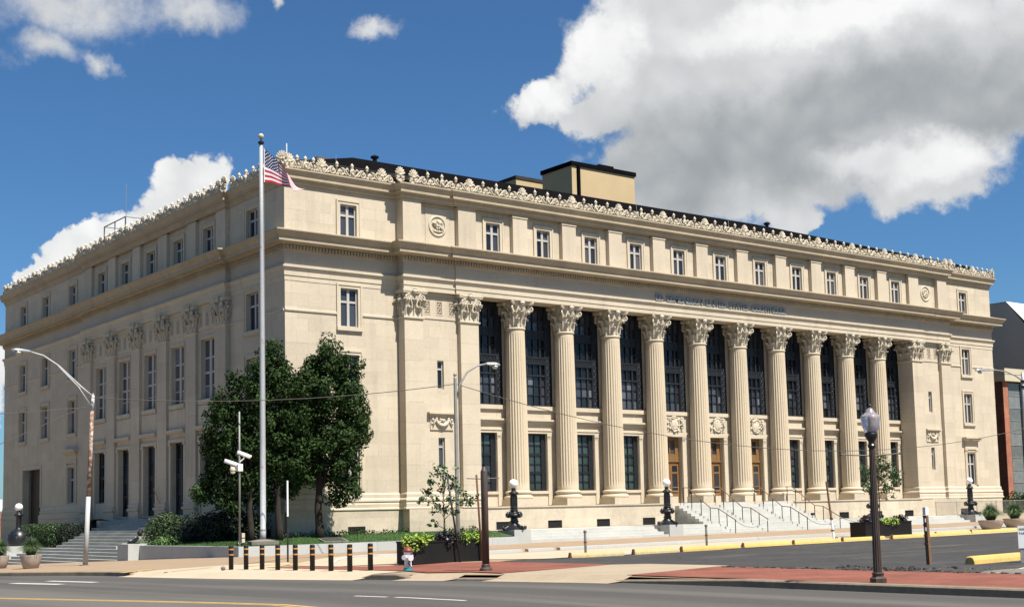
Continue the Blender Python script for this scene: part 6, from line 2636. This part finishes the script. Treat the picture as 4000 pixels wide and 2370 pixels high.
mb.lathe([(.115, 2.965), (.145, 3.02), (.175, 3.12), (.190, 3.24), (.195, 3.28), (.17, 3.30), (.12, 3.335), (.09, 3.37), (.07, 3.41), (.05, 3.44), (.001, 3.45)], (0, 0, 0), 24)
mb.build('acorn_globe', M['acorn'], t, smooth=True)
mb = MB()
mb.lathe([(.03, 3.445), (.018, 3.47), (.03, 3.50), (.012, 3.53), (.001, 3.57)], (0, 0, 0), 8)
mb.build('finial', M['iron'], t)
for s, l in ((-1, .62), (1, .55)):
    mb = MB()
    d = RV * s
    mb.tube([(d.x * .05, d.y * .05, 2.50), (d.x * l, d.y * l, 2.53)], .014, 6)
    mb.ball((d.x * l, d.y * l, 2.53), .022, 6)
    mb.build('banner_arm', M['lamppost'], t)


# cobra head street lights
def cobra(parent, p, d, L_=.75):
    """luminaire with its neck at p, pointing along d"""
    d = Vector(d).normalized()
    up_ = Vector((0, 0, 1))
    sd_ = d.cross(up_)
    mb = MB()
    rings = []
    for t_, w, h in ((0, .05, .05), (.12, .07, .07), (.35, .12, .09), (.65, .17, .11), (.85, .15, .09), (1.0, .05, .04)):
        c = Vector(p) + d * (L_ * t_)
        rings.append([c + sd_ * (w * math.cos(a)) + up_ * (h * max(math.sin(a), -.45)) for a in [2 * pi * k / 10 for k in range(10)]])
    vs = [q for r in rings for q in r]
    fs = [(i * 10 + j, i * 10 + (j + 1) % 10, (i + 1) * 10 + (j + 1) % 10, (i + 1) * 10 + j) for i in range(5) for j in range(10)]
    fs += [tuple(range(10))[::-1], tuple(range(50, 60))]
    mb.add(vs, fs)
    o = mb.build('luminaire', M['silver'], parent, smooth=True)
    mb = MB()
    c = Vector(p) + d * (L_ * .66) + up_ * -.05
    mb.lathe([(.001, -.15), (.07, -.14), (.13, -.08), (.15, 0)], tuple(c), 12)
    mb.build('lens', M['lens'], o, smooth=True)
    mb = MB()
    c = Vector(p) + d * (L_ * .55) + up_ * .10
    mb.lathe([(.03, 0), (.03, .06), (.001, .065)], tuple(c), 8)
    mb.build('photocell', M['darkmetal'], o)
    return o


lp_ = (-10.55, -1.03, -.20)
t = thing('street_light', 'rusty white street light with a long forked arm beside the side steps', 'street light', lp_)
t.rotation_euler = (R(0), R(2.2), 0)
for za, zb, mk, r0, r1 in ((0, 3.05, 'whitepole', .115, .10), (3.05, 6.9, 'rustpole', .10, .082), (6.9, 7.6, 'whitepole', .085, .075)):
    mb = MB()
    mb.lathe([(r0, za), (r1, zb)], (0, 0, 0), 12)
    mb.build('pole', M[mk], t, smooth=True)
mb = MB()
mb.box(-.2, .2, -.2, .2, -.06, .03)
mb.build('base_plate', M['patch'], t)
mb = MB()
mb.lathe([(.05, 7.6), (.05, 7.68), (.001, 7.7)], (0, 0, 0), 8)
mb.build('cap', M['whitepole'], t)
mb = MB()
mb.tube([(.05, 0, 7.5), (-.6, 0, 7.98), (-1.6, 0, 8.80), (-2.3, 0, 9.20), (-2.9, 0, 9.32)], [.05, .045, .04, .035, .03], 8)
mb.build('arm', M['whitepole'], t, smooth=True)
mb = MB()
mb.tube([(0, 0, 7.02), (-.7, 0, 7.95), (-1.65, 0, 8.82)], .035, 8)
mb.build('brace', M['whitepole'], t, smooth=True)
mb = MB()
mb.bar((-.62, 0, 7.82), (-.62, 0, 8.06), .04)
mb.build('strut', M['whitepole'], t)
cobra(t, (-2.85, 0, 9.32), (-1, 0, .0), .85)

lp2 = (2.0, -12.0, Z(2, -12))
t = thing('street_light', 'slender grey street light with a curved arm behind the left planter', 'street light', lp2)
h2 = 7.75 - lp2[2]
mb = MB()
mb.lathe([(.105, 0), (.09, 3), (.07, h2 - .1), (.07, h2)], (0, 0, 0), 12)
mb.build('pole', M['oldgrey'], t, smooth=True)
mb = MB()
mb.ball((0, 0, h2 + .08), .085, 10)
mb.build('cap', M['oldgrey'], t)
mb = MB()
mb.tube([(.06, 0, h2 - 1.0), (.22, -.05, h2 - .35), (.6, -.1, h2 + .22), (1.1, -.2, h2 + .52), (1.55, -.28, h2 + .62)], [.04, .045, .045, .04, .035], 8)
mb.build('arm', M['oldgrey'], t, smooth=True)
cobra(t, (1.5, -.27, h2 + .62), (1, -.18, -.06), .72)

lp3 = (42.6, -15.0, Z(42.6, -15))
t = thing('street_light', 'pale grey street light whose pole is cut off by the right edge', 'street light', lp3)
mb = MB()
mb.lathe([(.16, 0), (.12, 5), (.09, 9.45), (.03, 9.5)], (0, 0, 0), 12)
mb.build('pole', M['silver'], t, smooth=True)
mb = MB()
mb.tube([(0, 0, 8.95), (-.8, 0, 9.25), (-1.9, 0, 9.47), (-2.9, 0, 9.50), (-3.7, 0, 9.44)], .04, 8)
mb.build('arm', M['grey'], t, smooth=True)
for z in (8.6, 8.95):
    mb = MB()
    mb.lathe([(.15, z - .08), (.15, z + .08)], (0, 0, 0), 10)
    mb.build('clamp', M['darkmetal'], t)
cobra(t, (-3.6, 0, 9.44), (-1, 0, -.04), 1.45)


# overhead cables
def cable(label, a, b, sag, r=.017):
    n = 20
    a, b = Vector(a), Vector(b)
    mb = MB()
    mb.tube([a.lerp(b, k / n) - Vector((0, 0, sag * (1 - (2 * k / n - 1) ** 2))) for k in range(n + 1)], r, 5)
    o = mb.build('overhead_cable', M['cable'])
    o['label'] = label
    o['category'] = 'cable'
    o['group'] = 'overhead cables'


cable('overhead cable between the forked street light and the slender grey street light', (-10.5, -1.03, 7.3), (2.0, -12, 7.42), .42)
cable('overhead cable sagging across the columns to the street light at the right', (2.05, -12, 7.42), (42.5, -15, 6.1), 2.1)
cable('level overhead cable running left from the forked street light', (-10.6, -1.03, 6.85), (-24, -3, 5.9), .2)
cable('lower overhead cable slanting down left from the forked street light', (-10.6, -1.03, 6.92), (-20, 1.5, 2.6), .15)

# security camera pole
cpz = .47
t = thing('camera_pole', 'thin grey pole with three white security cameras rising behind the lawn wall', 'security camera', (-5.1, -5.2, cpz))
mb = MB()
mb.lathe([(.045, 0), (.04, 6.02), (.001, 6.04)], (0, 0, 0), 10)
mb.build('pole', M['oldgrey'], t, smooth=True)
for s, z, tilt in ((-1, 3.80, .10), (1, 4.02, -.16)):
    mb = MB()
    a = Vector((0, 0, z)) + RV * (s * .06 if s > 0 else -.62)
    d = RV * .56
    p0, p1 = Vector((0, 0, z)) + RV * (-.08 if s > 0 else -.66) + Vector((0, 0, .17 if s > 0 else .02)), Vector((0, 0, z)) + RV * (.48 if s > 0 else -.10) + Vector((0, 0, -.06 if s > 0 else -.18))
    mb.tube([p0, p1], [.075, .075], 10)
    mb.tube([p0 + Vector((0, 0, .04)), p1 + Vector((0, 0, .04)) + (p1 - p0) * .08], [.07, .07], 8)
    o = mb.build('camera', M['white'], t, smooth=True)
    mb = MB()
    e = (p0 + p1) / 2
    mb.tube([e, e + Vector((0, 0, -.16)), Vector((0, 0, z - .26))], .03, 6)
    mb.build('bracket', M['white'], t)
mb = MB()
mb.box(-.11, .11, -.11, .11, 3.36, 3.68)
mb.build('housing', M['white'], t)
mb = MB()
c = -RV * .30
mb.tube([(0, 0, 3.62), (c.x * .5, c.y * .5, 3.70), (c.x, c.y, 3.60)], .05, 8)
mb.ball((c.x, c.y, 3.42), .135, 14)
mb.lathe([(.001, 3.22), (.09, 3.26), (.12, 3.32)], (c.x, c.y, 0), 12)
mb.build('dome_camera', M['creamcap'], t, smooth=True)
for za, zb in ((.40, .60), (.18, .36)):
    mb = MB()
    q = RV * .14
    mb.box(q.x - .07, q.x + .07, q.y - .06, q.y + .06, za, zb)
    mb.build('junction_box', M['creamcap'], t)
mb = MB()
mb.ball((.0, 0, .1), .12, 8, sc=(1.6, 1, .8))
o = mb.build('ground_spotlight', M['iron'], None, loc=(-4.7, -4.4, .48))
o['label'] = 'small dark spotlight lying in the grass by the camera pole'
o['category'] = 'light'


# wheel stops ---------------------------------------------------------------
def stop_mesh(L_, w=.30, h=.20, m='yellow'):
    mb = MB()
    n = 7
    for i, x in enumerate((-L_ / 2, -L_ / 2 + .05, L_ / 2 - .05, L_ / 2)):
        s = .86 if i in (0, 3) else 1.0
        for k in range(n + 1):
            a = pi * k / n
            mb.v.append((x, -w / 2 * math.cos(a) * s, h * s * min(1, 1.15 * math.sin(a)) - .02))
    for i in range(3):
        for k in range(n):
            a = i * (n + 1) + k
            mb.f.append([a, a + n + 1, a + n + 2, a + 1])
            mb.m.append(0)
    mb.f.append(list(range(n + 1)))
    mb.m.append(0)
    mb.f.append(list(range(3 * (n + 1), 4 * (n + 1)))[::-1])
    mb.m.append(0)
    return mb.mesh('wheel_stop', M[m])


STOPS = [((2.47, -18.99), (5.35, -18.92), 'dullyellow', 'chipped pale wheel stop with scraps of yellow, first at the left of the lot'),
         ((5.96, -18.93), (8.49, -19.0), 'dullyellow', 'chipped wheel stop half yellow half bare, second at the left of the lot'),
         ((8.81, -18.86), (12.7, -18.6), 'yellow', 'long yellow wheel stop right of the two chipped ones'),
         ((12.95, -18.6), (16.3, -18.5), 'yellow', 'yellow wheel stop in front of the main front steps'),
         ((16.5, -18.5), (20.0, -18.4), 'yellow', 'yellow wheel stop left of the leaning post'),
         ((20.2, -18.4), (23.6, -18.3), 'yellow', 'yellow wheel stop right of the leaning post'),
         ((23.8, -18.6), (28.0, -18.5), 'yellow', 'yellow wheel stop behind the brown street lamp post'),
         ((28.2, -18.1), (31.5, -18.0), 'yellow', 'yellow wheel stop right of the right planter'),
         ((31.7, -17.9), (36.5, -17.8), 'yellow', 'yellow wheel stop before the wide bowls of grass'),
         ((36.7, -17.7), (44, -17.6), 'yellow', 'long yellow kerb stop at the far right of the lot')]
for (a, b, mk, lab) in STOPS:
    a, b = Vector(a), Vector(b)
    c = (a + b) / 2
    o = put('wheel_stop', stop_mesh((b - a).length, m=mk), None, (c.x, c.y, Z(c.x, c.y) - .005), math.atan2(b.y - a.y, b.x - a.x))
    o['label'] = lab
    o['category'] = 'wheel stop'
    o['group'] = 'wheel stops along the front of the lot'
    e = MB()
    e.lathe([(.055, -.14), (.06, .20), (.001, .23)], (-(b - a).length / 2 - .08, -.10, 0), 8)
    e.build('stop_pin', M['rust'], o)
a, b = Vector((3.28, -36.47)), Vector((6.4, -36.2))
c = (a + b) / 2
o = put('wheel_stop', stop_mesh((b - a).length, .36, .25), None, (c.x, c.y, Z(c.x, c.y)), math.atan2(b.y - a.y, b.x - a.x))
o['label'] = 'large bright yellow wheel stop by the white parking sign'
o['category'] = 'wheel stop'

# wooden post and parking sign at the right
x, y = 2.3, -35.75
t = thing('wooden_post', 'weathered brown wooden post with iron bands standing in the lot', 'post', (x, y, Z(x, y)))
mb = MB()
mb.bar((0, 0, -.1), (-.03, .02, 1.46), .115, .115)
mb.build('post', M['wood'], t)
mb = MB()
mb.box(-.10, .06, -.03, .07, 1.47, 1.70)
mb.build('white_block', M['white'], t)
for z in (1.44, 1.18, .86, .62):
    mb = MB()
    mb.box(-.15, -.058, -.03, .05, z - .018, z + .018)
    mb.build('iron_bracket', M['darkmetal'], t)
for z in (1.32, 1.06):
    mb = MB()
    mb.box(-.12, -.07, -.02, .02, z - .06, z + .05)
    mb.build('meter_remnant', M['signface'], t)
x, y = 4.78, -37.26
t = thing('parking_sign', 'white reserved parking sign on a steel post at the right edge of the photo', 'sign', (x, y, Z(x, y)), -YAW)
mb = MB()
mb.bar((0, 0, -.1), (0, 0, .5), .06, .04)
mb.bar((.05, .0, -.1), (.05, 0, .5), .03, .03)
mb.build('post', M['grey'], t)
mb = MB()
mb.box(-.09, .42, -.04, -.025, .42, 1.09)
mb.build('plate', M['signface'], t)
for wtxt, z, s in (('RESERVED', .96, .085), ('PARKING', .83, .10), ('1', .52, .24)):
    cu = bpy.data.curves.new('sign_text', 'FONT')
    cu.body = wtxt
    cu.size = s
    cu.extrude = .002
    to = bpy.data.objects.new('tmp', cu)
    C.objects.link(to)
    bpy.context.view_layer.update()
    me = bpy.data.meshes.new_from_object(to.evaluated_get(bpy.context.evaluated_depsgraph_get()))
    bpy.data.objects.remove(to)
    me.materials.clear()
    me.materials.append(M['signblack'])
    o = put('lettering', me, t, (-.06 if len(wtxt) > 1 else .10, -.043, z))
    o.rotation_euler = (pi / 2, 0, 0)

# metal barrier at the right end of the front
t = thing('barrier_fence', 'grey metal crowd barrier along the right end of the courthouse front', 'barrier', (52.4, -1.6, .74))
n = 96
for z in (.06, 1.0):
    mb = MB()
    mb.tube([(0, 0, z), (13.0, 0, z)], .022, 6)
    mb.build('rail', M['grey'], t)
bar_m = MB()
bar_m.tube([(0, 0, .06), (0, 0, 1.0)], .011, 4)
bar_m = bar_m.mesh('bar', M['grey'])
for k in range(n + 1):
    put('bar', bar_m, t, (13.0 * k / n, 0, 0))
pst = MB()
pst.tube([(0, 0, -.05), (0, 0, 1.04)], .028, 6)
pst = pst.mesh('post', M['grey'])
for k in range(6):
    put('post', pst, t, (13.0 * k / 5, 0.0, 0))
tb = MB()
tb.box(52.0, 66, -3.6, -.2, -.1, .74)
o = tb.build('terrace', M['concrete'], kind='structure')

# neighbouring buildings at the right
t = thing('brick_office', 'dark brick building with cream cap and glass block strip beyond the courthouse', 'building', (70, 3.35, 0))
def tb_(name, m, *b):
    mb = MB()
    mb.box(b[0] - 70, b[1] - 70, b[2] - 3.35, b[3] - 3.35, b[4], b[5])
    return mb.build(name, m, t)
tb_('wall', M['brickdark'], 70.0, 70.32, 3.37, 9, -.5, 11.85)
tb_('pier', M['brickred'], 70.0, 70.75, 3.30, 3.365, -.5, 11.85)
tb_('cap', M['creamcap'], 69.9, 73.2, 3.0, 9.0, 11.87, 12.95)
tb_('cap_joint', M['cornice'], 69.88, 73.22, 2.98, 9.02, 12.45, 12.47)
tb_('mullion', M['bronze'], 70.78, 70.95, 3.40, 3.55, -.5, 11.85)
tb_('mullion', M['bronze'], 72.75, 73.0, 3.40, 3.55, -.5, 11.85)
for k in range(11):
    tb_('glass_panel', M['glassblock'], 70.97, 72.73, 3.45, 3.55, .1 + k * 1.06, .1 + k * 1.06 + 1.0)
    tb_('glazing_bar', M['oldgrey'], 70.97, 72.73, 3.42, 3.5, .1 + k * 1.06 + 1.002, .1 + k * 1.06 + 1.058)
tb_('rear_block', M['brickdark'], 70.33, 73, 3.6, 9, -.5, 11.85)
t = thing('office_block', 'tall grey brown windowless building with a white sloped roof at the far right', 'building', (80, 0, 0))
mb = MB()
A = [(0, 8.6, 20.2), (0, 6.85, 17.9), (0, -8, 1.2)]
mb.add([(0, 8.6, -.5), (0, -8, -.5), (0, -8, 1.2), (0, 6.85, 17.9), (0, 8.6, 20.2), (0, 30, 20.2), (0, 30, -.5), (30, 8.6, -.5), (30, 30, -.5), (30, 8.6, 20.2), (30, 30, 20.2), (30, -8, -.5), (30, -8, 1.2)],
       [(0, 1, 2, 3, 4), (0, 4, 5, 6), (7, 8, 10, 9), (6, 5, 10, 8), (1, 11, 12, 2), (11, 7, 9, 12)])
mb.build('wall', M['tancon'], t)
mb = MB()
mb.add([(-.05, 8.6, 20.25), (-.05, -8, 1.25), (30, -8, 1.25), (30, 8.6, 20.25), (30, 30, 20.25), (-.05, 30, 20.25)], [(0, 1, 2, 3), (0, 3, 4, 5)])
mb.build('roof', M['whiteroof'], t)
# sliver of a far building at the left edge
t = thing('far_shop', 'far white building with a red brick base at the extreme left edge', 'building', (-12, 80, 0))
mb = MB()
mb.box(-20, 22.2, 0, 14, 3.05, 4.25)
mb.build('upper_wall', M['white'], t)
mb = MB()
mb.box(-20, 22.15, .05, 14, -3, 3.04)
mb.build('lower_wall', M['brickred'], t)

# scraps of yellow tape left by the side doors
for p, q, lab in (((-.45, 15.1, 3.15), (-.42, 14.75, 2.75), 'scrap of yellow tape on the pilaster right of the middle side door'), ((-.45, 19.1, 2.95), (-.44, 18.95, 2.70), 'scrap of yellow tape on the pilaster left of the middle side door')):
    mb = MB()
    a, b = Vector(p), Vector(q)
    mb.tube([a + Vector((0, .5, .45)) if 'right' in lab else a, a, a.lerp(b, .5) + Vector((-.06, -.05, 0)), b], .028, 5)
    o = mb.build('yellow_tape', M['orange'])
    o['label'] = lab
    o['category'] = 'tape'
